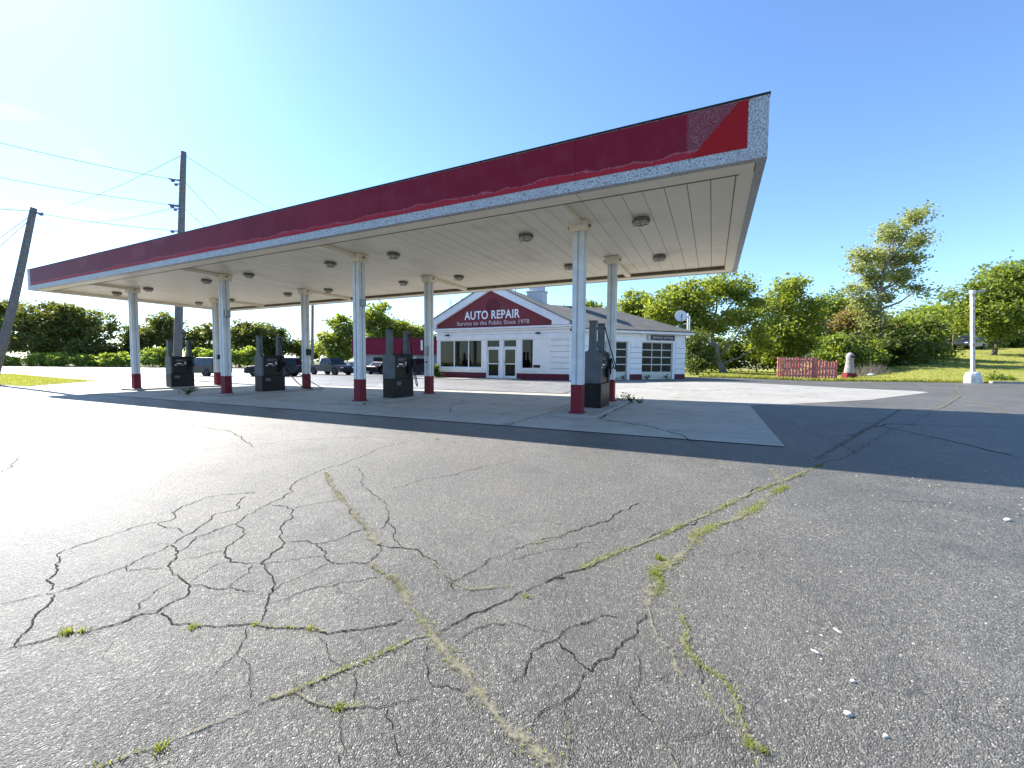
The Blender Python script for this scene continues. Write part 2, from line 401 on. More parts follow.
sheet('concrete_apron', [(-5.6, 16.8), (1.09, 14.5), (5.2, 18.9), (8.93, 25.1), (8.7, 26.1), (5.36, 27.6), (-1.2, 27.1), (-5.6, 26.9)], .008, m_apron, .6)
sheet('asphalt_patch', [(-18.5, 17.0), (-5.9, 17.0), (-5.9, 25.2), (-18.5, 23.6)], .005, m_patch, .6)
sheet('sidewalk', [(-19.6, 23.7), (-11.6, 23.7), (-11.6, 25.6), (-19.6, 25.6)], .05, m_apron, .6, thick=.08)
sheet('lawn', [(-1, 36.0), (60, 48.8), (60, 110), (-8, 110), (-8, 36.0)], .02, m_lawn, 1.0, thick=.1)
sheet('grass_verge', [(-33.5, 8.4), (-39.5, 13.4), (-68, 15.8), (-68, 8.6)], .03, m_lawn, 1.0, thick=.06)
for i in range(5):                                   # slab joints, drawn in the concrete
    pass

# cracks of the lot, traced on the ground in metres
CRACKS = [
 (0.0117, [(-2.86,0.598),(-2.849,0.64),(-2.814,0.685),(-2.779,0.761),(-2.702,0.819),(-2.667,0.889),(-2.638,0.935),(-2.632,0.972),(-2.638,1.016),(-2.575,1.063),(-2.617,1.138),(-2.612,1.206),(-2.666,1.251),(-2.771,1.289),(-2.823,1.3),(-2.995,1.321),(-3.115,1.351),(-3.186,1.429),(-3.306,1.492),(-3.466,1.533)]),
 (0.013, [(-3.466,1.533),(-3.545,1.651),(-3.619,1.772),(-3.688,1.88),(-3.846,2.021),(-3.775,2.157),(-3.959,2.287),(-4.081,2.429)]),
 (0.0089, [(-3.466,1.533),(-3.409,1.38),(-3.389,1.291),(-3.348,1.236),(-3.339,1.136),(-3.356,1.061),(-3.314,0.921)]),
 (0.0105, [(-3.306,0.894),(-3.23,0.863),(-3.132,0.786),(-3.033,0.742),(-2.916,0.664),(-2.854,0.638)]),
 (0.0072, [(-3.428,0.727),(-3.392,0.789),(-3.355,0.879),(-3.317,0.897),(-3.321,0.944),(-3.341,1.056)]),
 (0.0109, [(-3.378,0.89),(-3.573,0.939),(-3.79,1.038),(-3.948,1.095),(-4.034,1.156),(-4.049,1.237),(-4.065,1.421),(-4.104,1.572),(-4.037,1.708),(-3.995,1.759),(-4.212,1.875),(-4.315,1.999),(-4.345,2.136),(-4.38,2.24),(-4.325,2.369),(-4.095,2.535)]),
 (0.0078, [(-4.037,1.708),(-3.878,1.672),(-3.686,1.685),(-3.624,1.689)]),
 (0.0063, [(-3.356,1.233),(-3.274,1.202),(-3.208,1.27),(-3.101,1.34)]),
 (0.013, [(-3.284,1.482),(-3.341,1.585),(-3.454,1.681),(-3.461,1.833),(-3.449,1.968),(-3.553,2.1),(-3.618,2.235),(-3.688,2.42),(-3.798,2.717),(-3.989,2.841),(-4.143,3.138),(-4.271,3.443),(-4.276,3.789),(-4.4,4.297),(-4.586,4.787),(-4.582,5.12),(-4.507,5.274)]),
 (0.0108, [(-3.449,1.968),(-3.291,1.933),(-3.18,1.882),(-3.121,1.786),(-3.064,1.676),(-2.915,1.582),(-2.816,1.561),(-2.674,1.604),(-2.649,1.627)]),
 (0.0067, [(-3.138,1.414),(-3.083,1.519),(-3.018,1.634)]),
 (0.0069, [(-2.726,1.28),(-2.572,1.326),(-2.486,1.374),(-2.314,1.417)]),
 (0.0065, [(-2.493,1.37),(-2.54,1.462),(-2.643,1.601)]),
 (0.0061, [(-2.764,1.305),(-2.813,1.411),(-2.853,1.535)]),
 (0.0058, [(-2.658,0.982),(-2.763,1.066),(-2.806,1.139),(-2.851,1.219),(-2.834,1.273)]),
 (0.0098, [(-2.575,1.063),(-2.449,1.062),(-2.379,1.052),(-2.263,1.083),(-2.193,1.125),(-2.041,1.228),(-1.936,1.242),(-1.835,1.29),(-1.75,1.323),(-1.674,1.333),(-1.583,1.388),(-1.502,1.438),(-1.446,1.498),(-1.388,1.559),(-1.375,1.6)]),
 (0.0056, [(-2.042,1.217),(-1.972,1.156),(-1.895,1.07),(-1.872,1.004),(-1.835,0.935)]),
 (0.0036, [(-1.895,1.07),(-1.788,1.045),(-1.67,0.978),(-1.573,0.929)]),
 (0.0101, [(-2.008,1.244),(-2.082,1.324),(-2.176,1.393),(-2.261,1.478),(-2.225,1.455),(-2.344,1.542),(-2.501,1.598),(-2.61,1.636),(-2.687,1.755),(-2.768,1.912),(-2.929,2.005),(-3.133,2.213),(-3.318,2.382),(-3.468,2.416),(-3.622,2.377)]),
 (0.01, [(-3.347,2.403),(-3.292,2.539),(-3.212,2.693),(-3.092,2.792)]),
 (0.0095, [(-2.768,1.912),(-2.68,1.979),(-2.545,1.998),(-2.451,2.115),(-2.424,2.359)]),
 (0.0086, [(-2.545,1.998),(-2.38,1.947),(-2.31,1.879),(-2.214,1.848),(-2.141,1.865),(-1.995,1.937),(-2.013,2.045),(-2.109,2.167)]),
 (0.0065, [(-2.593,1.625),(-2.509,1.704),(-2.437,1.797),(-2.332,1.888)]),
 (0.0065, [(-2.214,1.848),(-2.219,1.702),(-2.235,1.595),(-2.232,1.452)]),
 (0.0061, [(-2.137,1.347),(-2.095,1.433),(-2.044,1.599),(-1.904,1.729),(-1.784,1.852)]),
 (0.0116, [(-4.133,3.383),(-3.799,3.14),(-3.512,2.978),(-3.309,2.895),(-3.145,2.766),(-2.919,2.649),(-2.649,2.482),(-2.452,2.373),(-2.267,2.254),(-2.124,2.183),(-2.077,2.183),(-1.951,2.223),(-1.814,2.246),(-1.645,2.166),(-1.595,2.152),(-1.474,2.067),(-1.365,1.99),(-1.281,1.918)]),
 (0.0059, [(-1.965,1.952),(-1.826,1.895),(-1.727,1.876),(-1.641,1.824),(-1.551,1.785)]),
 (0.0078, [(-4.072,3.745),(-3.553,3.428),(-3.264,3.148),(-2.888,2.974),(-2.661,2.85),(-2.433,2.619),(-2.246,2.474),(-2.023,2.278),(-1.951,2.223)]),
 (0.0072, [(-2.433,2.619),(-2.318,2.384)]),
 (0.012, [(-2.963,3.249),(-2.905,3.476),(-2.88,3.703),(-2.662,3.985),(-2.674,4.165),(-2.587,4.436),(-2.41,4.786)]),
 (0.0073, [(-1.217,2.518),(-1.273,2.387),(-1.308,2.312),(-1.308,2.184),(-1.354,2.027),(-1.384,1.966)]),
 (0.0053, [(-1.46,1.031),(-1.383,1.028),(-1.306,1.034),(-1.228,1.059),(-1.155,1.101),(-1.074,1.147),(-1.034,1.186),(-0.975,1.248)]),
 (0.0037, [(-1.205,1.045),(-1.134,0.977),(-1.088,0.947),(-1.045,0.893)]),
 (0.0044, [(-1.07,1.143),(-1.0,1.087),(-0.928,1.025),(-0.89,0.995)]),
 (0.0039, [(-1.321,1.233),(-1.312,1.198),(-1.251,1.154),(-1.194,1.101)]),
 (0.0044, [(-1.667,1.306),(-1.518,1.246),(-1.399,1.211)]),
 (0.0049, [(-1.154,1.498),(-1.047,1.359),(-0.983,1.3),(-0.942,1.32),(-0.855,1.334),(-0.842,1.369)]),
 (0.0125, [(-1.165,1.572),(-1.121,1.679),(-1.056,1.815),(-1.016,1.909),(-0.964,2.0),(-0.912,2.125),(-0.851,2.246),(-0.768,2.35),(-0.841,2.263),(-0.728,2.451),(-0.648,2.636),(-0.555,2.822),(-0.42,3.041),(-0.246,3.401),(-0.077,3.745),(0.097,4.097),(0.3,4.543),(0.574,5.087),(0.747,5.38),(1.02,5.923),(1.317,6.506),(1.904,7.596),(2.557,9.021),(4.653,13.334),(7.199,18.893)]),
 (0.0057, [(-1.054,1.557),(-1.012,1.668),(-0.952,1.762),(-0.864,1.794)]),
 (0.0077, [(-0.692,1.442),(-0.673,1.511),(-0.691,1.59),(-0.687,1.68),(-0.638,1.76),(-0.599,1.902),(-0.528,1.969),(-0.475,2.063),(-0.392,2.093)]),
 (0.0049, [(-0.872,1.812),(-0.788,1.809),(-0.674,1.823)]),
 (0.0088, [(-0.62,1.779),(-0.531,1.73),(-0.454,1.665),(-0.422,1.665),(-0.381,1.768),(-0.355,1.852),(-0.325,1.933),(-0.289,2.001),(-0.302,2.08),(-0.263,2.191)]),
 (0.0059, [(-0.439,1.649),(-0.446,1.563),(-0.467,1.483),(-0.517,1.407),(-0.542,1.346),(-0.547,1.286)]),
 (0.004, [(-0.472,1.467),(-0.444,1.382),(-0.418,1.349),(-0.402,1.272),(-0.38,1.218)]),
 (0.0048, [(-0.277,1.854),(-0.243,1.777),(-0.233,1.711),(-0.254,1.601),(-0.207,1.54),(-0.151,1.52),(-0.122,1.494),(-0.099,1.431),(-0.063,1.373)]),
 (0.0041, [(-0.184,1.713),(-0.131,1.769),(-0.095,1.817)]),
 (0.0035, [(-0.079,1.472),(-0.009,1.522),(0.055,1.591),(0.087,1.619)]),
 (0.0041, [(-0.011,1.907),(0.005,1.843),(-0.003,1.773)]),
 (0.0061, [(-1.161,2.403),(-1.046,2.56),(-0.91,2.69),(-0.736,2.91)]),
 (0.011, [(-1.225,2.535),(-1.114,2.724),(-1.012,2.87),(-0.9,3.08),(-0.796,3.301),(-0.708,3.564),(-0.578,3.95)]),
 (0.0253, [(-15.605,3.487),(-15.005,3.948),(-15.649,4.964),(-16.544,6.039)]),
 (0.0139, [(-9.171,2.029),(-9.066,2.366),(-9.189,2.956),(-9.143,3.486),(-8.887,4.04),(-8.453,4.666),(-8.799,5.485)]),
 (0.0225, [(-11.259,4.261),(-12.416,4.82),(-12.322,5.51),(-12.122,6.207)]),
 (0.0216, [(-10.618,4.788),(-9.482,4.753),(-8.538,4.69),(-8.083,4.592),(-6.99,4.166),(-6.319,3.929)]),
 (0.0186, [(-7.6,1.673),(-8.046,1.856),(-8.645,2.112),(-8.97,2.316)]),
 (0.0145, [(-6.414,3.989),(-6.452,4.432),(-6.218,4.724),(-5.496,5.432)]),
 (0.0126, [(1.651,10.896),(1.76,9.478),(1.902,8.104),(1.904,7.596)]),
 (0.0075, [(1.458,4.991),(1.716,5.117),(1.981,5.17)]),
]
BANDS = [
 (0.0711, 0.5, [(-4.133,3.383),(-3.512,2.978),(-3.145,2.766),(-2.919,2.649),(-2.452,2.373),(-2.124,2.183)]),
 (0.041, 0.3, [(-1.965,1.952),(-1.826,1.895),(-1.727,1.876),(-1.641,1.824),(-1.551,1.785)]),
 (0.0677, 0.9, [(-1.74,1.89),(-1.598,1.818),(-1.487,1.731),(-1.389,1.676),(-1.292,1.617),(-1.21,1.571),(-1.133,1.528),(-1.023,1.471),(-0.935,1.438),(-0.867,1.401),(-0.826,1.363),(-0.765,1.337),(-0.707,1.302),(-0.654,1.273),(-0.594,1.241),(-0.558,1.248),(-0.501,1.224),(-0.44,1.206),(-0.41,1.184)]),
 (0.0174, 2.2, [(-1.749,0.549),(-1.731,0.579),(-1.693,0.636),(-1.66,0.678),(-1.637,0.726),(-1.602,0.787),(-1.57,0.837),(-1.538,0.907),(-1.511,0.972),(-1.46,1.031),(-1.443,1.075),(-1.413,1.134),(-1.378,1.205),(-1.339,1.265),(-1.301,1.361),(-1.263,1.417),(-1.24,1.495),(-1.187,1.541)]),
 (0.0153, 1.0, [(-1.46,1.031),(-1.383,1.028),(-1.306,1.034),(-1.228,1.059),(-1.155,1.101)]),
 (0.0147, 0.8, [(-2.015,1.23),(-1.936,1.242),(-1.835,1.29),(-1.75,1.323),(-1.674,1.333)]),
 (0.0434, 2.0, [(-0.709,2.495),(-0.648,2.636),(-0.555,2.822),(-0.42,3.041),(-0.246,3.401),(-0.077,3.745),(0.097,4.097),(0.3,4.543),(0.574,5.087),(0.747,5.38),(1.02,5.923),(1.317,6.506)]),
 (0.0721, 4.5, [(0.742,5.17),(0.533,4.7),(0.405,4.284),(0.226,3.894),(0.073,3.67),(-0.059,3.44),(-0.094,3.202),(-0.12,3.056),(-0.2,2.837),(-0.289,2.666),(-0.242,2.51),(-0.233,2.431),(-0.234,2.502),(-0.266,2.37),(-0.278,2.258)]),
 (0.0213, 0.2, [(-0.278,2.258),(-0.248,2.175),(-0.231,2.093),(-0.185,1.992),(-0.127,1.954),(-0.102,1.838),(-0.064,1.786),(0.002,1.768),(0.047,1.702),(0.096,1.64),(0.133,1.597),(0.16,1.548),(0.173,1.482)]),
 (0.0223, 2.4, [(-0.19,2.407),(-0.133,2.342),(-0.101,2.224),(-0.067,2.141),(-0.084,2.041),(-0.053,1.955),(-0.011,1.907),(0.057,1.868),(0.102,1.816),(0.128,1.722),(0.136,1.642),(0.163,1.585),(0.191,1.562)]),
 (0.0198, 0.2, [(-0.151,1.52),(-0.122,1.494),(-0.099,1.431),(-0.063,1.363)]),
 (0.0165, 0.2, [(-0.444,1.382),(-0.418,1.349),(-0.402,1.272),(-0.381,1.207)]),
 (0.0415, 0.3, [(0.69,5.957),(0.718,5.533),(0.711,5.106),(0.583,4.767)]),
 (0.0313, 0.2, [(-0.175,6.385),(0.124,6.037),(0.363,5.663)]),
 (0.0219, 1.0, [(-1.122,2.697),(-0.981,2.896)]),
 (0.0536, 0.02, [(1.877,6.014),(1.988,5.959),(2.135,5.907),(2.283,5.88)]),
 (0.0235, 0.1, [(-1.645,2.166),(-1.365,1.99),(-1.215,1.973),(-1.121,2.043),(-1.02,2.114)]),
]

CRACKS += [(.05, [(-2.256, 9.399), (-1.811, 9.173), (-1.071, 8.75), (-0.692, 8.261), (-0.358, 7.712), (-0.2, 7.4)]),
           (.02, [(-2.92, 11.9), (-.5, 12.0), (.95, 12.5)]), (.06, [(-2.3, 9.45), (-2.4, 11.2), (-2.4, 14.2)]),
           (.025, [(-3.8, 7.6), (-3.77, 9.9), (-4.03, 12), (-4.03, 16)]),
           (.03, [(-23, 9.2), (-14, 9.3), (-7, 9.1), (-4, 9.25)]), (.03, [(-23, 14.4), (-12, 14.5), (-2, 14.4), (1, 14.3)]),
           (.025, [(-8.1, 7.6), (-8.05, 12), (-8.1, 16.2)]), (.025, [(-15.0, 7.6), (-14.9, 12), (-15.0, 16.2)]), (.025, [(-19.4, 7.6), (-19.3, 12), (-19.4, 16.2)]),
           (.03, [(-6.2, 8.9), (-7.0, 10.1), (-7.4, 11.6), (-8.0, 12.3)]), (.03, [(-13.2, 7.8), (-12.4, 9.0), (-12.3, 10.2)]),
           (.012, [(4.811, 15.207), (5.936, 16.055), (8.918, 22.511), (14.0, 35.9)]),
           (.04, [(2.2, 9.2), (3.4, 11.5), (5.5, 12.2)]), (.04, [(1.5, 13), (3.2, 11.3), (3.9, 8.2)]), (.05, [(-1.5, 18.2), (1.5, 19.5), (4.0, 19.2)]), (.05, [(-3.5, 21.0), (-.5, 20.2), (2.0, 22.5)])]

BANDS += [(.09, .0, [(1.3, 6.8), (4.811, 15.207), (5.936, 16.055), (8.918, 22.511), (14.0, 35.9)]), (.08, .0, [(13.0, 38.0), (9.652, 27.417), (8.319, 20.204), (7.0, 15.4)])]
def resample(pts, step):
    out = [Vector((*pts[0], 0))]
    for a, b in zip(pts, pts[1:]):
        a = Vector((*a, 0)); b = Vector((*b, 0)); n = max(1, int((b - a).length / step))
        out += [a.lerp(b, (i + 1) / n) for i in range(n)]
    return out

def zslab(x, y):
    z = T(x, y)
    if -23.5 < x < 1.07 and 7.6 < y < 16.4: z += .012
    elif y > 14.5 and x < 9 and x > -5.6: z += .010
    return z

rc = random.Random(3); cm = MB()
def jagged(pts, step):
    out = [Vector((*pts[0], 0))]
    def sub(a, b):
        L = (b - a).length
        if L < step: out.append(b); return
        d = (b - a) / L; m = a.lerp(b, rc.uniform(.4, .6)) + Vector((-d.y, d.x, 0)) * max(-.035, min(.035, max(-.14, min(.14, rc.gauss(0, .085))) * L)); sub(a, m); sub(m, b)
    for a, b in zip(pts, pts[1:]): sub(Vector((*a, 0)), Vector((*b, 0)))
    return out
for wdt, pts in CRACKS:
    if (pts[0][0] ** 2 + pts[0][1] ** 2) ** .5 > 6 and wdt > .02: step = .12
    else: step = max(.012, wdt * 1.6)
    P = jagged(pts, step); n = len(P); prev = None; wv = 1; jx = 0
    for i, p in enumerate(P):
        t = (P[min(i + 1, n - 1)] - P[max(i - 1, 0)]); t = t.normalized() if t.length > 1e-6 else Vector((1, 0, 0))
        s = Vector((-t.y, t.x, 0)); wv = .55 * wv + .45 * rc.uniform(.25, 1.6); jx = .8 * jx + rc.uniform(-.6, .6)
        end = min(1, i / 4 + .2, (n - 1 - i) / 4 + .2)
        hw = wdt * (.36 if wdt < .012 else .3) * wv * end; q = p + s * jx * wdt * .25
        a = q + s * hw * rc.uniform(.6, 1.4); b = q - s * hw * rc.uniform(.6, 1.4)
        for v in (a, b): v.z = zslab(v.x, v.y) + .004
        k = len(cm.v); cm.v += [tuple(a), tuple(b)]
        if prev is not None: cm.f.append((prev, prev + 1, k + 1, k)); cm.mi.append(0)
        prev = k
tag(cm.build('ground_cracks', m_crack, recalc=False), kind='structure')

# dry grit and weeds that fill the wider cracks
grains = MB(); bmv = []; bmf = []; bme = []; blades = MB(); rb = random.Random(11)
def blade(x, y, z, h, lean, wd, B=blades):
    a = rb.uniform(0, 2 * PI); d = Vector((math.cos(a), math.sin(a), 0)); s = Vector((-d.y, d.x, 0)) * wd
    p = Vector((x, y, z)); m = p + d * lean * .4 + Vector((0, 0, h * .65)); e = p + d * lean + Vector((0, 0, h))
    B.add([p - s, p + s, m + s * .8, m - s * .8, e], [(0, 1, 2, 3), (3, 2, 4)])
for wdt, dens, pts in BANDS:
    P = resample(pts, .03); n = len(P); prev = None
    wdt *= .95; wob = rb.uniform(0, 9)
    for i, p in enumerate(P):
        t = (P[min(i + 1, n - 1)] - P[max(i - 1, 0)]); t = t.normalized() if t.length > 1e-6 else Vector((1, 0, 0))
        s = Vector((-t.y, t.x, 0)); hw = wdt * rb.uniform(.7, 1.4) * (1 + .35 * math.sin(i * .31 + wob) + .2 * math.sin(i * .83 + wob))
        k = len(bmv)
        for q, e in ((p + s * hw, 1), (p, 0), (p - s * hw, 1)):
            bmv.append((q.x, q.y, zslab(q.x, q.y) + .0065)); bme.append(e)
        if prev is not None:
            bmf += [(prev, prev + 1, k + 1, k), (prev + 1, prev + 2, k + 2, k + 1)]
        prev = k
        if abs(p.x) + p.y < 9:
            for _ in range(int(wdt / .03 * 2.2 + rb.random())):
                q = p + s * rb.gauss(0, wdt * .8) + t * rb.uniform(-.015, .015); r_ = rb.uniform(.0012, .0036); z_ = zslab(q.x, q.y) + r_ * .3
                a_ = rb.uniform(0, 3); e = [Vector((q.x + math.cos(a_ + h_) * r_ * rb.uniform(.7, 1.4), q.y + math.sin(a_ + h_) * r_ * rb.uniform(.7, 1.4), z_ + rb.uniform(-.3, .3) * r_)) for h_ in (0, 1.6, 3.1, 4.7)]
                grains.add(e + [(q.x, q.y, z_ + r_ * rb.uniform(.6, 1.1))], [(0, 1, 4), (1, 2, 4), (2, 3, 4), (3, 0, 4)])
        cl = max(0, .45 + .6 * math.sin(i * .23 + pts[0][0] * 9) + rb.uniform(-.4, .5))
        for _ in range(int(dens * cl * 7 * min(1, wdt / .02) + rb.random())):
            q = p + s * rb.gauss(0, wdt * .38) + t * rb.uniform(-.02, .02)
            blade(q.x, q.y, zslab(q.x, q.y), rb.uniform(.006, .022), rb.uniform(.006, .025), rb.uniform(.0014, .003))
me = bpy.data.meshes.new('crack_grit'); me.from_pydata(bmv, [], bmf); me.materials.append(m_sand)
at_ = me.attributes.new('edge', 'FLOAT', 'POINT'); at_.data.foreach_set('value', bme)
tag(link('crack_grit', me), kind='structure')
for (x, y, n, h) in [(-2.769, .782, 130, .035), (-2.72, .83, 60, .03), (-2.261, 1.081, 90, .028), (-1.743, 1.326, 60, .022), (-2.018, 1.226, 50, .02), (-1.647, .672, 90, .024), (-1.233, 1.059, 120, .018),
                     (-.282, 2.85, 220, .035), (-.28, 2.619, 240, .03), (.156, 1.57, 120, .02), (.191, 1.567, 80, .02), (-4.238, 5.758, 120, .03), (-.9, 2.05, 60, .02)]:
    for _ in range(int(n * .5)): blade(x + rb.gauss(0, .013), y + rb.gauss(0, .012), T(x, y), h * rb.uniform(.35, 1.1), rb.uniform(.004, .02), rb.uniform(.0010, .0022))
for _ in range(1400):                                 # loose chips scattered over the near asphalt
    x = rb.uniform(-5, 4); y = rb.uniform(.6, 7); r_ = rb.uniform(.0015, .0045) * (1 + .1 * y); z_ = zslab(x, y); a_ = rb.uniform(0, 3)
    grains.add([(x + math.cos(a_ + h_) * r_ * rb.uniform(.7, 1.5), y + math.sin(a_ + h_) * r_ * rb.uniform(.7, 1.5), z_ + .001) for h_ in (0, 1.6, 3.1, 4.7)] + [(x, y, z_ + r_ * rb.uniform(.5, 1.1))], [(0, 1, 4), (1, 2, 4), (2, 3, 4), (3, 0, 4)])
tag(grains.build('loose_grit', m_pebble, recalc=False), 'loose stone chips lying in the cracks and on the asphalt', 'grit', kind='stuff')
o = blades.build('crack_weeds', L_weed, recalc=False)
tag(o, 'short yellow green weeds sprouting along the cracks in the asphalt', 'weeds', kind='stuff')

# pebbles and litter on the lot
rp = random.Random(5)
PB = [(.495, 1.87, .011, 'small pale pebble on the asphalt in the near right of the lot'), (.588, 1.815, .007, 'tiny pale pebble just right of the larger pebble on the near asphalt'),
      (.56, 2.079, .008, 'tiny white pebble behind the larger pebble on the near asphalt'), (2.256, 4.837, .02, 'flat pale pebble near the right edge of the asphalt')]
for x, y, r, lab in PB:
    bm = bmesh.new(); bmesh.ops.create_icosphere(bm, subdivisions=2, radius=r)
    for v in bm.verts: v.co = Vector((v.co.x * 1.3, v.co.y, v.co.z * .75)) * rp.uniform(.85, 1.12)
    me = bpy.data.meshes.new('pebble'); bm.to_mesh(me); bm.free(); me.materials.append(m_pebble)
    me.polygons.foreach_set('use_smooth', [True] * len(me.polygons))
    tag(link('pebble', me, None, (x, y, T(x, y) + r * .5)), lab, 'pebble', 'pebbles on the asphalt')
for x, y, L, a, lab in [(.591, 2.444, .045, 2.2, 'short white twig lying on the right of the near asphalt'), (.462, 2.219, .04, 2.6, 'pale thin twig lying left of the white one on the asphalt')]:
    b = MB(); b.tube([(-L / 2, 0, 0), (-.004, .003, .002), (L / 2, 0, 0)], [.003, .005, .003], 6)
    o = b.build('twig', m_pebble, None, (x, y, T(x, y) + .005), smooth=True); o.rotation_euler.z = a
    tag(o, lab, 'twig', 'twigs on the asphalt')

# grass blades on the lawn and the verge
def grass_patch(name, n, pick, hh, wd, label):
    B = MB()
    for _ in range(n):
        x, y = pick(); z = T(x, y) + .01
        blade(x, y, z, rb.uniform(.4, 1) * hh, rb.uniform(.1, .6) * hh, wd, B)
    tag(B.build(name, L_grass, recalc=False), label, 'grass', kind='stuff')
def pick_lawn():
    x = rb.uniform(-1, 42); d = rb.random() ** 1.8 * 38 + .1; return x, 36 + .21 * (x + 1) + d
grass_patch('lawn_grass', 26000, pick_lawn, .16, .016, 'sunlit mown grass on the slope behind the parking lot')
def pick_edge():
    x = rb.uniform(-1, 42); return x, 36 + .21 * (x + 1) + abs(rb.gauss(0, .35)) + .02
grass_patch('edge_grass', 7000, pick_edge, .26, .02, 'taller dry grass fringe along the lot edge')
def pick_verge():
    while True:
        x = rb.uniform(-66, -34); y = rb.uniform(8.5, 15.6)
        if y < 13.4 + (-39.5 - x) * .084 + (0 if x < -39.5 else 99) and (x < -39.5 or y < 8.4 + (-33.5 - x) * .83): return x, y
grass_patch('verge_grass', 12000, pick_verge, .14, .014, 'green grass wedge beside the leaning utility pole')

# ------------------------------------------------------------------ canopy
XL, XR, YF, YB = -29.43, .675, 7.66, 16.70
ZU, ZF, ZC = 4.545, 5.49, 4.68
COLX = [-24.84, -17.55, -10.26, -2.97]; YC0, YC1 = 9.80, 13.42
CX, CY, CZ = -14.4, 12.2, T(-14.4, 12.2)
canopy = empty('gas_canopy', (CX, CY, CZ), 0, 'long flat white canopy with a faded red fascia on eight columns over the fuel pumps', 'canopy')
def LB(): return MB()
def cb(b, x0, x1, y0, y1, z0, z1, mi=0): b.box(x0 - CX, x1 - CX, y0 - CY, y1 - CY, z0 - CZ, z1 - CZ, mi)

def fascia_silver():
    k = N('crackled_silver_fascia'); co = k.coord()
    wv = k.n('ShaderNodeVectorMath', operation='ADD', i_0=co, i_1=k.n('ShaderNodeVectorMath', operation='SCALE', i_0=k.n('ShaderNodeTexNoise', i_Vector=co, i_Scale=7.).outputs[1], i_Scale=.06).outputs[0]).outputs[0]
    ve = k.n('ShaderNodeTexVoronoi', feature='DISTANCE_TO_EDGE', i_Vector=wv, i_Scale=22.)
    vd = k.n('ShaderNodeTexVoronoi', i_Vector=wv, i_Scale=34.)
    e = k.mr(ve.outputs['Distance'], .03, .09)
    c = k.mix(e, (.14, .15, .16), (.52, .54, .56))
    c = k.mix(k.mr(vd.outputs['Distance'], .5, .75, 0, .5), c, (.2, .22, .24))
    c = k.mix(k.mr(k.noise(co, 1.1, 6, .65), .5, .68, 0, .55), c, (.3, .29, .28))
    k.bsdf(c, .5, None, 0, .4); return k.m
m_silver = fascia_silver()

def fascia_red():
    k = N('faded_red_fascia'); co = k.coord()
    xyz = k.n('ShaderNodeSeparateXYZ', i_0=co); X = k.math('ADD', xyz.outputs[0], CX); Z = k.math('ADD', xyz.outputs[2], CZ)
    n1 = k.noise(co, 2.2, 6, .6); n2 = k.noise(co, .35, 4); n3 = k.noise(co, 9, 4, .7)
    c = k.mix(k.mr(n2, .35, .65), (.165, .007, .020), (.215, .011, .029))
    # towards the far end the vinyl has turned to a dull purple brown
    c = k.mix(k.mr(X, -27, -8, .75, 0), c, (.165, .032, .055))
    c = k.mix(k.mr(n1, .48, .7, 0, .5), c, (.24, .035, .055))
    # pale ghost patches where letters were taken down
    gv = k.n('ShaderNodeTexVoronoi', i_Vector=k.n('ShaderNodeVectorMath', operation='MULTIPLY', i_0=co, i_1=(.55, 0, .9)).outputs[0], i_Scale=1.)
    gm_ = k.math('MULTIPLY', k.mr(gv.outputs['Distance'], .25, .32, 1, 0), k.math('MULTIPLY', k.mr(X, -28, -25, 0, 1), k.mr(X, -14, -12, 1, 0)))
    c = k.mix(k.math('MULTIPLY', gm_, .18), c, (.3, .12, .14))
    # exposed brighter strip along the lower edge, with a torn outline
    edge = k.math('ADD', k.math('MULTIPLY', k.math('SUBTRACT', k.noise(k.n('ShaderNodeVectorMath', operation='MULTIPLY', i_0=co, i_1=(.8, 1, 2)).outputs[0], 1.6, 12, .68), .5), .36), k.math('ADD', 4.815, k.math('MULTIPLY', k.noise(co, 15, 5, .7), .05)))
    c = k.mix(k.mr(k.math('SUBTRACT', edge, Z), -.004, .004), c, k.mix(n3, (.40, .022, .038), (.31, .02, .034)))
    c = k.mix(k.mr(k.math('ABSOLUTE', k.math('SUBTRACT', edge, Z)), .004, .016, .45, 0), c, (.38, .2, .22))
    # vertical seam lines of the sheet
    fr = k.math('ABSOLUTE', k.math('SUBTRACT', k.math('FRACT', k.math('MULTIPLY', X, .205)), .5))
    c = k.mix(k.mr(fr, .0009, .0025, .6, 0), c, (.05, .008, .012))
    # speckled glue field left of the bright triangle
    sp = k.n('ShaderNodeTexVoronoi', feature='DISTANCE_TO_EDGE', i_Vector=co, i_Scale=26.)
    diag = k.math('SUBTRACT', X, k.math('ADD', -.37, k.math('MULTIPLY', k.math('SUBTRACT', Z, 4.80), .62 / .67)))
    hz = k.math('MULTIPLY', k.mr(X, -.52, -.47), k.math('MULTIPLY', k.mr(diag, -.006, .006, 1, 0), k.mr(Z, 4.80, 4.84)))
    c = k.mix(k.math('MULTIPLY', hz, k.mr(sp.outputs['Distance'], .02, .10, .75, .12)), c, (.26, .17, .18))
    # bright unfaded triangle at the end
    tri = k.math('MULTIPLY', k.mr(diag, -.006, .006), k.mr(X, -.42, -.40))
    c = k.mix(tri, c, k.mix(n1, (.36, .010, .014), (.30, .010, .014)))
    k.bsdf(c, .6, k.bump(n3, .08, .01), 0, .15); return k.m
m_fascia = fascia_red()

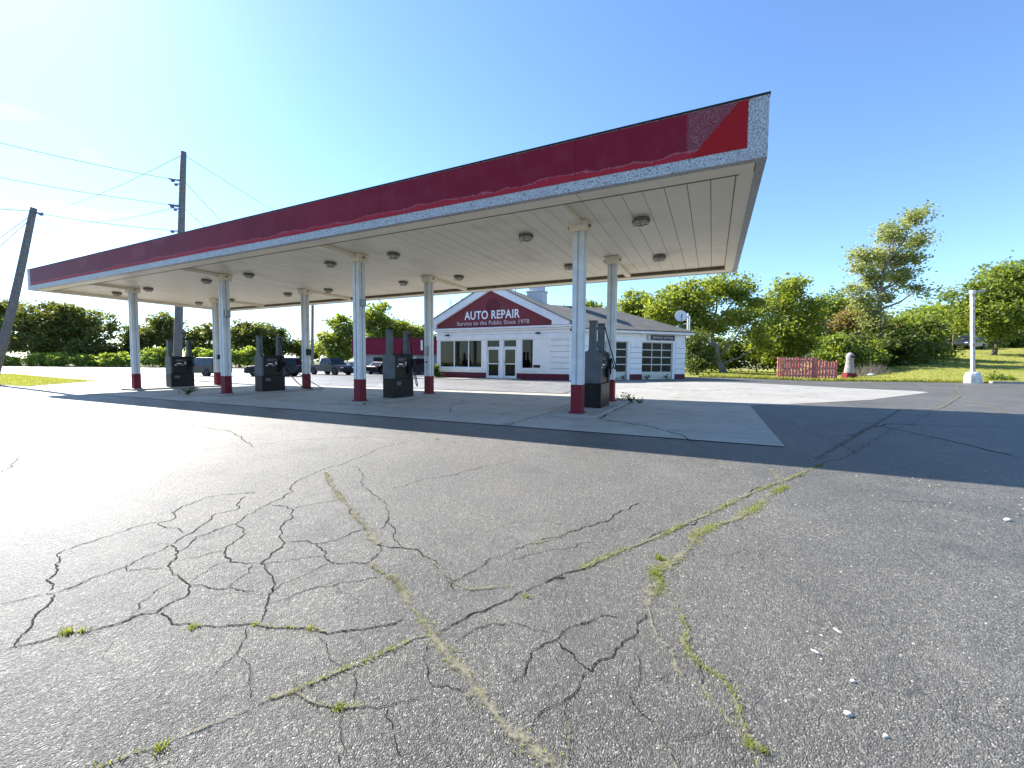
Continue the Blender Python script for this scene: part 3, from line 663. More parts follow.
b = LB(); t_ = .14
cb(b, XL, XR, YF, YF + t_, ZU, ZF); cb(b, XL, XR, YB - t_, YB, ZU, ZF)
cb(b, XL, XL + t_, YF + t_, YB - t_, ZU, ZF); cb(b, XR - t_, XR, YF + t_, YB - t_, ZU, ZF)
b.build('fascia', m_silver, canopy)
b = LB(); cb(b, XL + .36, .39, YF - .008, YF - .001, 4.735, ZF - .012); b.build('red_panel', m_fascia, canopy)
b = LB(); cb(b, XL + .3, .3, YB + .001, YB + .008, 4.735, ZF - .012); b.build('red_panel', m_fascia, canopy)
b = LB(); cb(b, XL - .012, XR + .012, YF - .02, YF + .05, ZF, ZF + .025); cb(b, XL - .012, XR + .012, YB - .05, YB + .02, ZF, ZF + .025)
cb(b, XL - .012, XL + .05, YF + .05, YB - .05, ZF, ZF + .025); cb(b, XR - .05, XR + .012, YF + .05, YB - .05, ZF, ZF + .025)
b.build('top_trim', m_dark, canopy)
b = LB(); cb(b, XL + t_, XR - t_, YF + t_, YB - t_, 5.2, 5.3); b.build('roof_deck', m_greywall, canopy)

m_soffit = mat('canopy_soffit_paint', (.90, .82, .65), (.86, .78, .61), .5, 1.0, stain=(.66, .57, .43))
m_gutter = mat('brown_gutter', (.20, .16, .11), (.13, .10, .07), .7, 3)
# outer soffit band with joints
b = LB(); sw, sd = .36, .52
nseg = 10
for i in range(nseg):
    a0 = XL + t_ + (XR - XL - 2 * t_) * i / nseg; a1 = XL + t_ + (XR - XL - 2 * t_) * (i + 1) / nseg - .012
    cb(b, a0, a1, YF + t_, YF + sd, ZU + .004, ZU + .03); cb(b, a0, a1, YB - sd, YB - t_, ZU + .004, ZU + .03)
for i in range(3):
    a0 = YF + sd + .012 + (YB - YF - 2 * sd - .012) * i / 3; a1 = YF + sd + (YB - YF - 2 * sd) * (i + 1) / 3 - .012
    cb(b, XL + t_, XL + sw, a0, a1, ZU + .004, ZU + .03); cb(b, XR - sw, XR - t_, a0, a1, ZU + .004, ZU + .03)
b.build('soffit_border', m_soffit, canopy)
b = LB(); cb(b, XL + sw, XR - sw, YF + sd + .001, YF + sd + .028, ZU - .004, ZU + .028); b.build('edge_strip', m_gutter, canopy)
b = LB()
cb(b, XL + sw, XR - sw, YF + sd, YF + sd + .03, ZU + .03, ZC); cb(b, XL + sw, XR - sw, YB - sd - .03, YB - sd, ZU + .03, ZC)
b.build('gutter', m_gutter, canopy); b = LB(); cb(b, XL + sw, XL + sw + .03, YF + sd + .03, YB - sd - .03, ZU + .03, ZC); b.build('gutter', m_soffit, canopy); b = LB(); cb(b, XR - sw - .03, XR - sw, YF + sd + .03, YB - sd - .03, ZU + .03, ZC)
b.build('gutter', m_soffit, canopy)
b = LB(); x = XR - sw - .04; yy0, yy1 = YF + sd + .035, YB - sd - .035; rq = random.Random(2)
while x > XL + sw + .1:
    x0 = max(XL + sw + .04, x - .405); z = ZC + rq.uniform(-.004, .004)
    # each metal deck pan: flat with a raised lip so the seams show as real grooves
    cb(b, x0 + .006, x - .006, yy0, yy1, z, z + .03); x -= .405
b.build('ceiling_pan', m_soffit, canopy)
b = LB(); cb(b, XL + t_, XR - t_, YF + t_, YB - t_, ZC + .05, ZC + .07); b.build('deck_back', m_gutter, canopy)
# cross beams from the border to the columns
for x in COLX:
    b = LB(); cb(b, x - .09, x + .09, YF + sd + .04, YC0 - .2, ZC - .12, ZC - .006); b.build('cross_beam', m_soffit, canopy, bevel=.006)
    b = LB(); cb(b, x - .09, x + .09, YC1 + .2, YB - sd - .04, ZC - .12, ZC - .006); b.build('cross_beam', m_soffit, canopy, bevel=.006)

# columns
def column(x, y, front, boxes):
    zb = T(x, y) + .085; w = .128
    b = MB()
    b.box(-w + .035, w - .035, -w + .035, w - .035, zb + .70 - CZ, ZC - .24 - CZ)
    for sx in (-1, 1):                                   # folded corner flanges, they leave a groove in each face
        for sy in (-1, 1):
            b.box(sx * (w - .05) - .056, sx * (w - .05) + .056, sy * (w - .05) - .056, sy * (w - .05) + .056, zb + .70 - CZ, ZC - .24 - CZ)
    o = b.build('column', m_colwhite, canopy, (x - CX, y - CY, 0), bevel=.004)
    b = MB(); b.box(-w - .008, w + .008, -w - .008, w + .008, zb - CZ - .02, zb + .703 - CZ); b.box(-w - .05, w + .05, -w - .05, w + .05, zb - CZ - .015, zb + .03 - CZ)
    b.build('column_base', m_colred, o, bevel=.006)
    b = MB(); b.box(-.21, .21, -.21, .21, ZC - .24 - CZ, ZC - .02 - CZ); b.box(-.235, .235, -.235, .235, ZC - .06 - CZ, ZC - .012 - CZ)
    b.build('capital', m_soffit, o, bevel=.008)
    for xa_, xb_ in ((-.30, -.21), (.21, .26)):
        b = MB(); b.tube([(xa_, .0, ZC - .1 - CZ), (xb_, .0, ZC - .1 - CZ)], .035, 8); b.build('bracket', m_steel, o)
    for (sx, sy, z, w_, h, dk) in boxes:
        b = MB(); cx_ = sx * (w + .05); cy_ = sy * (w + .05)
        b.box(cx_ - w_, cx_ + w_, cy_ - w_, cy_ + w_, z - CZ, z + h - CZ); b.build('junction_box', m_dark if dk else m_steel, o, bevel=.006)
    return o
for i, x in enumerate(COLX):
    column(x, YC0, True, {1: [(1, 0, 3.0, .09, .28, 0)], 2: [(1, 0, 3.05, .07, .22, 0)]}.get(i, []))
    column(x, YC1, False, {0: [(1, 0, 1.35, .07, .24, 1)], 1: [(1, 0, 1.55, .09, .3, 1)], 2: [(0, -1, 1.55, .06, .35, 0), (0, -1, 1.25, .03, .06, 1)]}.get(i, []))

# ceiling lights: each can be taken down, so each is a thing
LX = [-27.2, -24.1, -19.3, -16.4, -11.88, -9.08, -4.54, -1.6]
ORD = ['first', 'second', 'third', 'fourth', 'fifth', 'sixth', 'seventh', 'eighth']
def ceiling_light(x, y, lab):
    r = empty('ceiling_light', (x, y, ZC - .005), 0, lab, 'ceiling light', 'round lights under the canopy')
    b = MB(); b.lathe([(.09, 0), (.18, -.005), (.205, -.03), (.205, -.07), (.175, -.08)], 8); b.build('lamp_rim', m_lamprim, r)
    b = MB(); b.lathe([(.17, -.078), (.165, -.095), (.14, -.14), (.1, -.15)], 8); b.build('lamp_glass', m_lampglass, r)
    b = MB()
    for a in (0, PI / 2): b.tube([(math.cos(a) * .2, math.sin(a) * .175, -.08), (math.cos(a) * .155, math.sin(a) * .135, -.155), (-math.cos(a) * .155, -math.sin(a) * .135, -.155), (-math.cos(a) * .2, -math.sin(a) * .175, -.08)], .008, 5)
    b.build('lamp_guard', m_lamprim, r)
for i, x in enumerate(LX):
    k = 7 - i
    for y, row in ((10.1, 'front'), (13.8, 'back')):
        ceiling_light(x, y, 'round caged ceiling light, %s from the right in the %s row under the canopy' % (ORD[k], row))

# ------------------------------------------------------------------ islands and fuel pumps
isl_lab = ['raised concrete island under the farthest fuel pump at the left end', 'raised concrete island under the pump with the hose on the ground',
           'raised concrete island with crumbled front edge under the third pump from the left', 'low concrete island with weeds under the nearest fuel pump at the right']
for i, x in enumerate(COLX):
    y0, y1 = YC0 - .38, YC1 + .45; z = T(x, 11.5)
    b = MB(); pts = []
    ri = random.Random(i)
    for j in range(25): pts.append((-.56 + ri.uniform(-.012, .012), y0 + (y1 - y0) * j / 24))
    for j in range(25): pts.append((.56 + ri.uniform(-.012, .012), y1 - (y1 - y0) * j / 24))
    b.prism(pts, lambda px, py: (px, py - 11.6, -.05), lambda px, py: (px, py - 11.6, .085))
    o = b.build('pump_island', m_island, None, (x, 11.6, z), bevel=.018)
    tag(o, isl_lab[i], 'pump island', 'concrete pump islands')

def fuel_pump(x, lab, ground_hose, side_hose):
    r = empty('fuel_pump', (x, 11.62, T(x, 11.62) + .084), 0, lab, 'fuel pump', 'fuel pumps under the canopy'); r.scale = (1.0, 1.24, 1.055)
    b = MB(); b.box(-.26, .26, -.42, .42, 0, .635); b.build('lower_cabinet', m_black, r, bevel=.012)
    b = MB(); b.box(-.215, .215, -.36, .36, .637, 1.44); b.build('upper_cabinet', m_black, r, bevel=.01)
    b = MB(); b.box(-.235, .235, -.37, .37, 1.442, 1.475); b.build('top_cover', m_black, r, bevel=.008)
    prof = [(-.255, .638), (.255, .638), (.255, 1.40), (.245, 1.425), (.14, 1.47), (.10, 1.54), (.09, 2.22), (-.09, 2.22), (-.10, 1.54), (-.14, 1.47), (-.245, 1.425), (-.255, 1.40)]
    for s in (-1, 1):
        b = MB(); y0, y1 = sorted((s * .362, s * .425))
        b.prism(prof, lambda px, pz: (px, y0, pz), lambda px, pz: (px, y1, pz)); e = b.build('end_panel', m_grey, r, bevel=.006)
        b = MB(); ya, yb = sorted((s * .27, s * .361)); b.box(-.075, .075, ya, yb, 1.478, 2.21); b.box(-.11, .11, min(ya, s * .44), max(yb, s * .44), 2.222, 2.27); b.build('hose_mast', m_grey, r, bevel=.006)
    for s in (-1, 1):
        b = MB(); x0, x1 = sorted((s * .216, s * .226)); b.box(x0, x1, -.30, .16, 1.02, 1.40); f = b.build('display_panel', m_dark, r)
        b = MB(); x0, x1 = sorted((s * .227, s * .232)); b.box(x0, x1, -.22, .02, 1.245, 1.32); b.build('screen', m_grey, f)
        b = MB(); b.box(x0, x1, -.19, -.02, 1.10, 1.15); b.build('price_label', m_paper, f)
        b = MB(); b.box(x0, x1, .05, .12, 1.28, 1.33); b.build('sticker', m_grey, r)
        for kk in range(3):
            b = MB(); b.box(x0, x1, -.27 + kk * .12, -.20 + kk * .12, 1.035, 1.075); b.build('grade_button', [m_paper, m_colred, m_steel][kk], f)
        b = MB(); x0, x1 = sorted((s * .227, s * .24)); b.box(x0, x1, .06, .14, 1.08, 1.22); b.build('keypad', m_steel, f)
        b = MB(); x0, x1 = sorted((s * .261, s * .264)); b.box(x0, x1, -.30, -.12, .42, .54); b.build('decal', m_grey, r)
        # nozzle boot, nozzle and hose at the back end of each face
        b = MB(); x0, x1 = sorted((s * .216, s * .29)); b.box(x0, x1, .20, .34, .78, 1.10); bt = b.build('nozzle_boot', m_dark, r, bevel=.01)
        b = MB(); xx = s * .31
        b.tube([(xx, .27, 1.30), (xx, .27, 1.22), (xx + s * .01, .27, 1.08), (xx + s * .02, .25, .95), (xx + s * .03, .22, .86)], [.03, .04, .035, .022, .016], 8)
        b.tube([(xx + s * .06, .27, 1.20), (xx + s * .09, .27, 1.1), (xx + s * .05, .27, 1.0)], .012, 6); b.build('nozzle', m_rubber, r, smooth=True)
        b = MB(); pts = []
        for q in range(25):
            u = q / 24; sag = math.sin(u * PI)
            pts.append((s * (.10 + .25 * min(1, u * 2) + .10 * sag), .36 + (.10 * sag if side_hose else .02 * sag) - .09 * u, 2.18 - .88 * u - (1.55 if side_hose and s > 0 else .75) * sag * (.7 + .3 * u)))
        b.tube(pts, .016, 7); b.build('hose', m_rubber, r, smooth=True)
    if ground_hose:
        for k in range(2):
            b = MB(); pts = []
            A = Vector((.24, .36, 1.2)); E_ = Vector((.75 + .25 * k, 1.25 + .35 * k, .02))
            for q in range(25):
                u = q / 24; p = A.lerp(E_, u); p.z = 1.2 * (1 - u) ** (2.6 - k * 1.4) + .018; p.x += .12 * math.sin(u * PI) * (1 - k); pts.append(p)
            b.tube(pts, .017, 7); b.build('hose', m_rubber, r, smooth=True)
    return r
fuel_pump(COLX[0], 'black and grey fuel pump at the far left, before the tall utility pole', False, False)
fuel_pump(COLX[1], 'black and grey fuel pump with slack hoses trailing to the ground behind it', True, False)
fuel_pump(COLX[2], 'black and grey fuel pump in front of the low red fascia building', False, True)
fuel_pump(COLX[3], 'nearest black and grey fuel pump, partly behind the front right column', False, False)

# ------------------------------------------------------------------ auto repair shop
BX, BY = -8.30, 25.4; BZ = .14
shop = empty('auto_repair_shop', (BX, BY, BZ), 0, 'low white auto repair shop with a red pediment and an angled garage wing', 'auto shop')
W0 = -10.35                     # left end of the front block, local x; right corner is 0
def lx(x): return x - BX
# front wall of piers and lintels around real openings (local: x along the facade, y into the building)
win_l = (lx(-18.42), lx(-14.80)); d1 = (lx(-14.40), lx(-13.35)); d2 = (lx(-13.08), lx(-12.05)); win_r = (lx(-11.68), lx(-10.82))
ZL = 2.72
m_inside2 = mat('grey_curtain', (.4, .4, .38), (.3, .3, .29), .9)
m_joint = mat('grey_panel_joint', (.36, .36, .37), (.28, .28, .29), .8, 4)
b = MB(); th = .22
def wb(x0, x1, z0, z1, y0=0, y1=th): b.box(x0, x1, y0, y1, z0, z1)
wb(W0, win_l[0], 0, ZL); wb(win_l[1], d1[0], 0, ZL); wb(d1[1], d2[0], 0, ZL); wb(d2[1], win_r[0], 0, ZL); wb(win_r[1], 0, 0, ZL)
wb(win_l[0], win_l[1], 0, .74); wb(win_r[0], win_r[1], 0, .72); wb(W0, 0, ZL + .001, 3.55)
b.box(W0, W0 + th, th, 9, 0, 3.55)                                   # left side wall
b.box(W0 + th, 0, 8.78, 9, 0, 3.55)
b.build('front_wall', m_wall, shop)
# corner panels with horizontal grooves
for x0, x1 in ((W0 - .015, win_l[0] - .12), (-1.25, .015)):
    b = MB()
    for k in range(6):
        b.box(x0, x1, -.026, -.001, .41 + k * .37, .41 + k * .37 + .335)
        b.box(x0, x1, -.014, -.001, .41 + k * .37 + .336, .41 + k * .37 + .369, 1)
    b.build('wall_panel', [m_wall, m_joint], shop)
for x0, x1 in ((W0 - .03, d1[0] - .03), (d2[1] + .03, .03)):
    b = MB(); b.box(x0, x1, -.035, -.002, -.1, .40); b.build('base_band', m_bandred, shop, bevel=.006)
# entablature
b = MB(); b.box(W0 - .04, .04, -.05, -.002, ZL + .02, ZL + .36); b.box(W0 - .02, .02, -.03, -.002, ZL + .38, 3.30); b.box(W0 - .12, .12, -.14, -.002, 3.32, 3.44); b.box(W0 - .22, .22, -.24, .10, 3.452, 3.58)
b.build('entablature', m_trim, shop, bevel=.008)
# pediment
ap = (lx(-14.03) + .05, 6.12); pl, pr = W0 + .28, -.95
pl, pr = lx(-18.60), lx(-9.43); zp = 3.58
apx = (pl + pr) / 2
def pediment_red():
    k = N('weathered_red_gable'); co = k.coord(); xyz = k.n('ShaderNodeSeparateXYZ', i_0=co)
    n1 = k.noise(co, .9, 6, .65); n2 = k.noise(co, 5, 5, .7)
    c = k.mix(k.mr(n1, .3, .7), (.21, .030, .038), (.16, .036, .04)); c = k.mix(k.mr(n2, .5, .72, 0, .5), c, (.20, .065, .06))
    # darker round ghost of a removed emblem
    dx = k.math('SUBTRACT', xyz.outputs[0], apx + .15); dz = k.math('SUBTRACT', xyz.outputs[2], 5.02)
    rr = k.math('SQRT', k.math('ADD', k.math('MULTIPLY', dx, dx), k.math('MULTIPLY', dz, dz)))
    rr = k.math('ADD', rr, k.math('MULTIPLY', n2, .12))
    c = k.mix(k.mr(rr, .60, .66, .75, 0), c, (.115, .012, .022))
    k.bsdf(c, .65, k.bump(n2, .15, .01), 0, .3); return k.m
b = MB(); poly = [(pl, zp), (pr, zp), (pr, zp + .30), (apx, 6.12), (pl, zp + .30)]
b.prism(poly, lambda x, z: (x, -.06, z), lambda x, z: (x, .12, z)); ped = b.build('pediment', pediment_red(), shop)
def text(body, size, name, parent, loc, width, material, offset=.0, rot=0, shear=0, depth=.006):
    cu = bpy.data.curves.new(name, 'FONT'); cu.body = body; cu.size = size; cu.align_x = 'CENTER'; cu.extrude = depth; cu.offset = offset; cu.shear = shear
    cu.resolution_u = 3; cu.space_character = 1.05
    tmp = bpy.data.objects.new('tmp', cu); col.objects.link(tmp); dg = bpy.context.evaluated_depsgraph_get()
    me = bpy.data.meshes.new_from_object(tmp.evaluated_get(dg)); bpy.data.objects.remove(tmp); bpy.data.curves.remove(cu)
    xs = [v.co.x for v in me.vertices]; s = width / (max(xs) - min(xs)); cx_ = (max(xs) + min(xs)) / 2
    for v in me.vertices: v.co = Vector(((v.co.x - cx_) * s, v.co.y, v.co.z))
    me.materials.clear(); me.materials.append(material); me.name = name
    o = link(name, me, parent, loc); o.rotation_euler = (PI / 2, 0, rot); return o
fx = lambda px: (at(px, 360, 30) - C0)
def facade_x(px):
    d = CF + CR * ((px - 512) / FPX) + CU * ((384 - 335) / FPX); return d.x * (BY / d.y) - BX
xa, xb = facade_x(465), facade_x(520)
text('AUTO REPAIR', .82, 'lettering', ped, ((xa + xb) / 2, -.07, zp + .60), xb - xa, m_letter, .012)
xa, xb = facade_x(457.5), facade_x(529.5)
text('Service to the Public Since 1978', .40, 'lettering', ped, ((xa + xb) / 2, -.07, zp + .19), xb - xa, m_letter_faded, .006)
# rake boards (white) and roof planes of the front gable
dxl = apx - pl; sl_ = (6.12 - zp - .30) / dxl
b = MB(); ex = 1.15
def zr(x, h): return 6.12 + h - sl_ * abs(x - apx)
for s in (-1, 1):
    xe = apx + s * (dxl + ex); xi = apx + s * (dxl + .0)
    q = [(apx, 6.12), (apx, 6.12 + .52), (xe, zr(xe, .52)), (xe, zr(xe, .52) - .22), (xe - s * .12, 3.60), (xi, 3.60), (xi, zp + .30)]
    b.prism(q, lambda x, z: (x, -.26, z), lambda x, z: (x, .10, z))
b.build('rake_board', m_trim, shop, bevel=.008)
b = MB()
for s in (-1, 1):
    xe = apx + s * (dxl + ex + .08)
    q = [(apx, 6.12 + .525), (xe, zr(xe, .525)), (xe, zr(xe, .575)), (apx, 6.12 + .575)]
    b.prism(q, lambda x, z: (x, -.34, z), lambda x, z: (x, 9.4, z))
roof = b.build('roof', m_shingle, shop)
# windows, doors
def window(x0, x1, z0, z1, nm, muls):
    b = MB(); f = .05
    b.box(x0, x0 + f, .04, .13, z0, z1); b.box(x1 - f, x1, .04, .13, z0, z1); b.box(x0 + f, x1 - f, .04, .13, z1 - f, z1); b.box(x0 + f, x1 - f, .04, .13, z0, z0 + f)
    for m in muls: b.box(m - .035, m + .035, .03, .12, z0 + f, z1 - f)
    wn = b.build('window', m_trim, shop)
    b = MB(); b.box(x0 + f, x1 - f, .075, .083, z0 + f, z1 - f); b.build('pane', m_glass, wn)
    b = MB(); b.box(x0 - .08, x1 + .08, -.07, .04, z0 - .16, z0 - .02); b.build('sill', m_trim, wn, bevel=.008)
    return wn
window(win_l[0], win_l[1], .74, ZL, 'window', [lx(-17.15), lx(-15.91)])
window(win_r[0], win_r[1], .72, ZL, 'window', [])
def door(x0, x1, handle_side):
    b = MB(); f = .075
    b.box(x0, x0 + .05, .05, .16, 0, ZL); b.box(x1 - .05, x1, .05, .16, 0, ZL); b.box(x0 + .05, x1 - .05, .05, .16, 2.12, 2.22); b.box(x0 + .05, x1 - .05, .05, .16, ZL - .06, ZL)
    dfm = b.build('door_frame', m_trim, shop)
    b = MB(); b.box(x0 + .05, x1 - .05, .10, .108, 2.22, ZL - .06); b.build('transom_pane', m_glass, dfm)
    a0, a1 = x0 + .055, x1 - .055
    b = MB(); b.box(a0, a0 + f, .07, .12, .03, 2.11); b.box(a1 - f, a1, .07, .12, .03, 2.11); b.box(a0 + f, a1 - f, .07, .12, 2.02, 2.11); b.box(a0 + f, a1 - f, .07, .12, .03, .2); b.box(a0 + f, a1 - f, .07, .12, 1.0, 1.07)
    dr = b.build('door', m_lampost if False else m_trim, shop)
    b = MB(); b.box(a0 + f, a1 - f, .09, .098, .2, 2.02); b.build('pane', m_glass, dr)
    b = MB(); hx = a1 - .05 if handle_side > 0 else a0 + .05; b.tube([(hx, .07, .95), (hx, .02, .97), (hx, .02, 1.2), (hx, .07, 1.22)], .014, 6); b.build('handle', m_steel, dr)
door(*d1, 1); door(*d2, -1)
b = MB()
b.box(lx(-10.78), lx(-10.30), -.06, -.003, .80, .98); b.build('mail_box', m_dark, shop, bevel=.01)
for px in (448.5, 538.8):
    xx = facade_x(px); b = MB(); b.box(xx - .05, xx + .05, -.12, -.03, 3.10, 3.16); b.box(xx - .16, xx + .16, -.22, -.12, 3.03, 3.13); b.build('flood_light', m_dark, shop, bevel=.01)
for px, hh in ((447, .9), (458, .5), (512, .8)):
    xx = facade_x(px); b = MB(); zz = zr(xx, .64); b.tube([(xx, .5, zz - .1), (xx, .5, zz + hh)], .03, 6); b.tube([(xx - .06, .5, zz + hh * .7), (xx + .08, .5, zz + hh * .72)], .015, 5); b.build('vent_pipe', m_steel, shop)
# interior seen through the glass
b = MB(); b.box(W0 + th, -.02, th, 8.7, -.02, .02); b.build('interior_floor', m_insidefloor, shop)
b = MB(); b.box(W0 + th, -.02, 4.0, 4.1, .03, 2.9); b.box(-6.2, -6.1, th + .1, 3.9, .03, 2.9); b.box(-.2, -.1, th + .1, 3.9, .03, 2.9); b.build('interior_wall', m_inside, shop)
b = MB(); b.box(W0 + th, -.02, th, 8.7, 2.95, 3.0); b.build('interior_ceiling', m_inside, shop)
b = MB(); b.box(-9.9, -9.0, .5, 1.1, .03, .98); b.box(-8.7, -7.9, .7, 1.3, .03, .85); b.build('counter', mat('brown_cardboard', (.3, .22, .16), (.22, .16, .12), .8), shop)
b = MB(); b.box(-9.85, -9.3, .55, 1.0, .985, 1.16); b.box(-10.05, -9.75, .4, .5, 1.3, 1.95); b.build('paper_stack', m_paper, shop)
for x0 in (-7.45, -7.2, -6.95):
    b = MB(); b.box(x0, x0 + .18, .45, .5, .8, 2.5); b.build('curtain', m_inside2, shop)
# chimney
b = MB(); Pc = at(537, 300, 33.0) - Vector((BX, BY, BZ)); cxx, cyy = Pc.x, Pc.y; zt_ = (at(537, 291.5, 33.0)).z - BZ
b.box(cxx - .68, cxx + .68, cyy - .5, cyy + .5, 4.2, zt_ - .12); b.box(cxx - .74, cxx + .74, cyy - .56, cyy + .56, zt_ - .12, zt_); b.box(cxx - .55, cxx + .55, cyy - .4, cyy + .4, zt_, zt_ + 2.6)
b.build('chimney', m_chim, roof, bevel=.015)

# ---- angled garage wing: local t along the front, n into the building
c45 = math.sqrt(.5)
MW = Matrix(((c45, -c45, 0, 0), (c45, c45, 0, 0), (0, 0, 1, 0), (0, 0, 0, 1)))
wing_t, wing_n = 9.2, 9.0
gd = [(1.82, 4.39), (5.57, 8.13)]; gh = 2.6
b = MB()
def wg(t0, t1, z0, z1, n0=0, n1=.2): b.box(t0, t1, n0, n1, z0, z1, M=MW)
wg(.0, gd[0][0], 0, gh); wg(gd[0][1], gd[1][0], 0, gh); wg(gd[1][1], wing_t, 0, gh); wg(0, wing_t, gh + .001, 3.2)
wg(wing_t - .2, wing_t, 0, 3.2, .2, wing_n); wg(-3, wing_t, 0, 3.2, wing_n, wing_n + .2)
b.build('wing_wall', m_wall, shop)
for t0, t1 in ((.25, gd[0][0] - .02), (gd[0][1] + .22, gd[1][0] - .02), (gd[1][1] + .22, wing_t + .015)):
    b = MB()
    for k in range(6): b.box(t0, t1, -.026, -.001, .40 + k * .37, .40 + k * .37 + .335, M=MW)
    for k in range(5): b.box(t0, t1, -.014, -.001, .40 + k * .37 + .336, .40 + k * .37 + .369, 1, M=MW)
    b.build('wall_panel', [m_wall, m_joint], shop)
b = MB()
for t0 in (.2, 3.2, 6.2): b.box(t0, t0 + 2.98, -.018, -.001, gh + .09, gh + .3, M=MW); b.box(t0, t0 + 2.98, -.018, -.001, gh + .315, 3.14, M=MW)
b.build('wall_panel', m_wall, shop, bevel=.006); b = MB()
for k in range(7): b.box(wing_t + .001, wing_t + .02, .1, wing_n, .40 + k * .37, .40 + k * .37 + .355, M=MW)
b.build('wall_panel', m_wall, shop, bevel=.006)
for t0, t1 in ((.25, gd[0][0] + .0), (gd[0][1] + .2, gd[1][0] - .0), (gd[1][1] + .2, wing_t + .03)):
    b = MB(); b.box(t0, t1, -.035, -.002, -.1, .39, M=MW); b.build('base_band', m_bandred, shop, bevel=.006)
b = MB(); b.box(wing_t + .002, wing_t + .03, -.035, wing_n, -.1, .39, M=MW)
b.build('base_band', m_bandred, shop, bevel=.006)
m_gdoor = mat('cream_door_paint', (.6, .59, .52), (.5, .49, .43), .5, 3, stain=(.4, .38, .32))
for t0, t1 in gd:
    b = MB()
    b.box(t0, t0 + .05, .10, .15, .0, gh, M=MW); b.box(t1 - .05, t1, .10, .15, 0, gh, M=MW)
    cols_, rows_ = 3, 4; zb_ = .56; ph = (gh - zb_) / rows_; pw = (t1 - t0 - .1) / cols_
    b.box(t0 + .05, t1 - .05, .10, .15, 0, zb_, M=MW)
    for k in range(1, rows_ + 1): b.box(t0 + .05, t1 - .05, .095, .14, zb_ + k * ph - .05, zb_ + k * ph + (.02 if k < rows_ else 0), M=MW)
    for k in range(1, cols_): b.box(t0 + .05 + k * pw - .03, t0 + .05 + k * pw + .03, .09, .135, zb_, gh - .05, M=MW)
    gdo = b.build('garage_door', m_gdoor, shop)
    b = MB(); b.box(t0 + .05, t1 - .05, .125, .133, zb_, gh - .05, M=MW); b.build('pane', m_darkpane, gdo)
    b = MB(); b.box(t1 + .0, t1 + .2, -.01, .0, 0, gh, M=MW); b.box(t0 - .1, t1 + .2, -.03, -.002, gh + .002, gh + .09, M=MW); b.build('door_trim', m_trim, gdo)
# eave and hip roof of the wing
ov = .42; zf0, zf1 = 3.16, 3.37
b = MB()
b.box(.25, wing_t + ov, -ov, -ov + .06, zf0, zf1, M=MW); b.box(wing_t + ov - .06, wing_t + ov, -ov + .06, wing_n + ov, zf0, zf1, M=MW); b.box(.4, wing_t + ov - .06, -ov + .06, 0, zf0 + .01, zf0 + .04, M=MW)
b.box(wing_t, wing_t + ov - .06, 0, wing_n, zf0 + .01, zf0 + .04, M=MW)
b.build('eave', m_trim, shop, bevel=.006)
b = MB(); rz = 5.45; rn = wing_n / 2; te = wing_t + ov + .05; re = 5.6; no = -ov - .05; nb = wing_n + ov + .05; z0 = zf1 + .01
V = [Vector(v) for v in ((.5, no, z0), (te, no, z0), (te, nb, z0), (-4.5, nb, z0), (-3.6, rn, rz), (re, rn, rz))]
V2 = [v - Vector((0, 0, .07)) for v in V]
b.add([MW @ v for v in V] + [MW @ v for v in V2], [(0, 1, 5, 4), (1, 2, 5), (2, 3, 4, 5), (0, 4, 3), (6, 10, 11, 7), (7, 11, 8), (8, 11, 10, 9), (6, 9, 10), (0, 6, 7, 1), (1, 7, 8, 2), (2, 8, 9, 3), (3, 9, 6, 0)])
# clip away the piece that would stick out in front of the main facade
b.build('roof', m_shingle, shop)
# sign above the right garage door
b = MB(); b.box(5.9, 8.25, -.07, -.03, 2.72, 3.12, M=MW); sg = b.build('sign_board', m_lampost, shop)
b = MB(); b.box(6.2, 8.2, -.085, -.071, 2.76, 3.09, M=MW); sg2 = b.build('sign_face', m_signblack, sg)
pos = MW @ Vector((7.2, -.09, 2.86)); text('SERVICE OFFICE', .2, 'lettering', sg, pos, 1.7, m_letter_faded, .004, rot=PI / 4)

# ------------------------------------------------------------------ satellite dish on the wing roof
Pd = at(680.5, 322, 30.6)
dish = empty('satellite_dish', (Pd.x, Pd.y, 3.3), 0, 'white round satellite dish on a post at the end of the shop roof', 'satellite dish')
zd = at(680.5, 316.5, 30.6).z - 3.3
b = MB(); xo = (at(688, 316, 30.6).x - Pd.x); yo = (at(688, 316, 30.6).y - Pd.y)
b.tube([(xo, yo, -.1), (xo, yo, zd + .25)], .055, 8); b.tube([(xo + .13, yo + .06, -.1), (xo + .13, yo + .06, zd + .05)], .03, 8); b.build('mast', m_dish, dish)
dirn = Vector((.25, -.93, .28)).normalized(); Q = dirn.to_track_quat('Z', 'Y').to_matrix().to_4x4(); Q = Matrix.Translation((0, 0, zd)) @ Q
b = MB(); prof = [(.02, .0), (.16, .015), (.32, .06), (.42, .105), (.44, .11), (.43, .095), (.32, .04), (.16, -.01), (.02, -.03)]
b.lathe(prof, 20, M=Q); b.build('reflector', m_dish, dish, smooth=True)
b = MB(); b.tube([Q @ Vector((0, -.4, .1)), Q @ Vector((0, -.2, .4)), Q @ Vector((0, -.05, .44))], .022, 6); b.tube([Q @ Vector((0, -.05, .5)), Q @ Vector((0, -.03, .4))], .045, 8); b.build('feed_arm', m_dark, dish)
b = MB(); b.tube([(0, 0, zd - .02), (xo, yo, zd)], .05, 6); b.build('bracket', m_steel, dish)

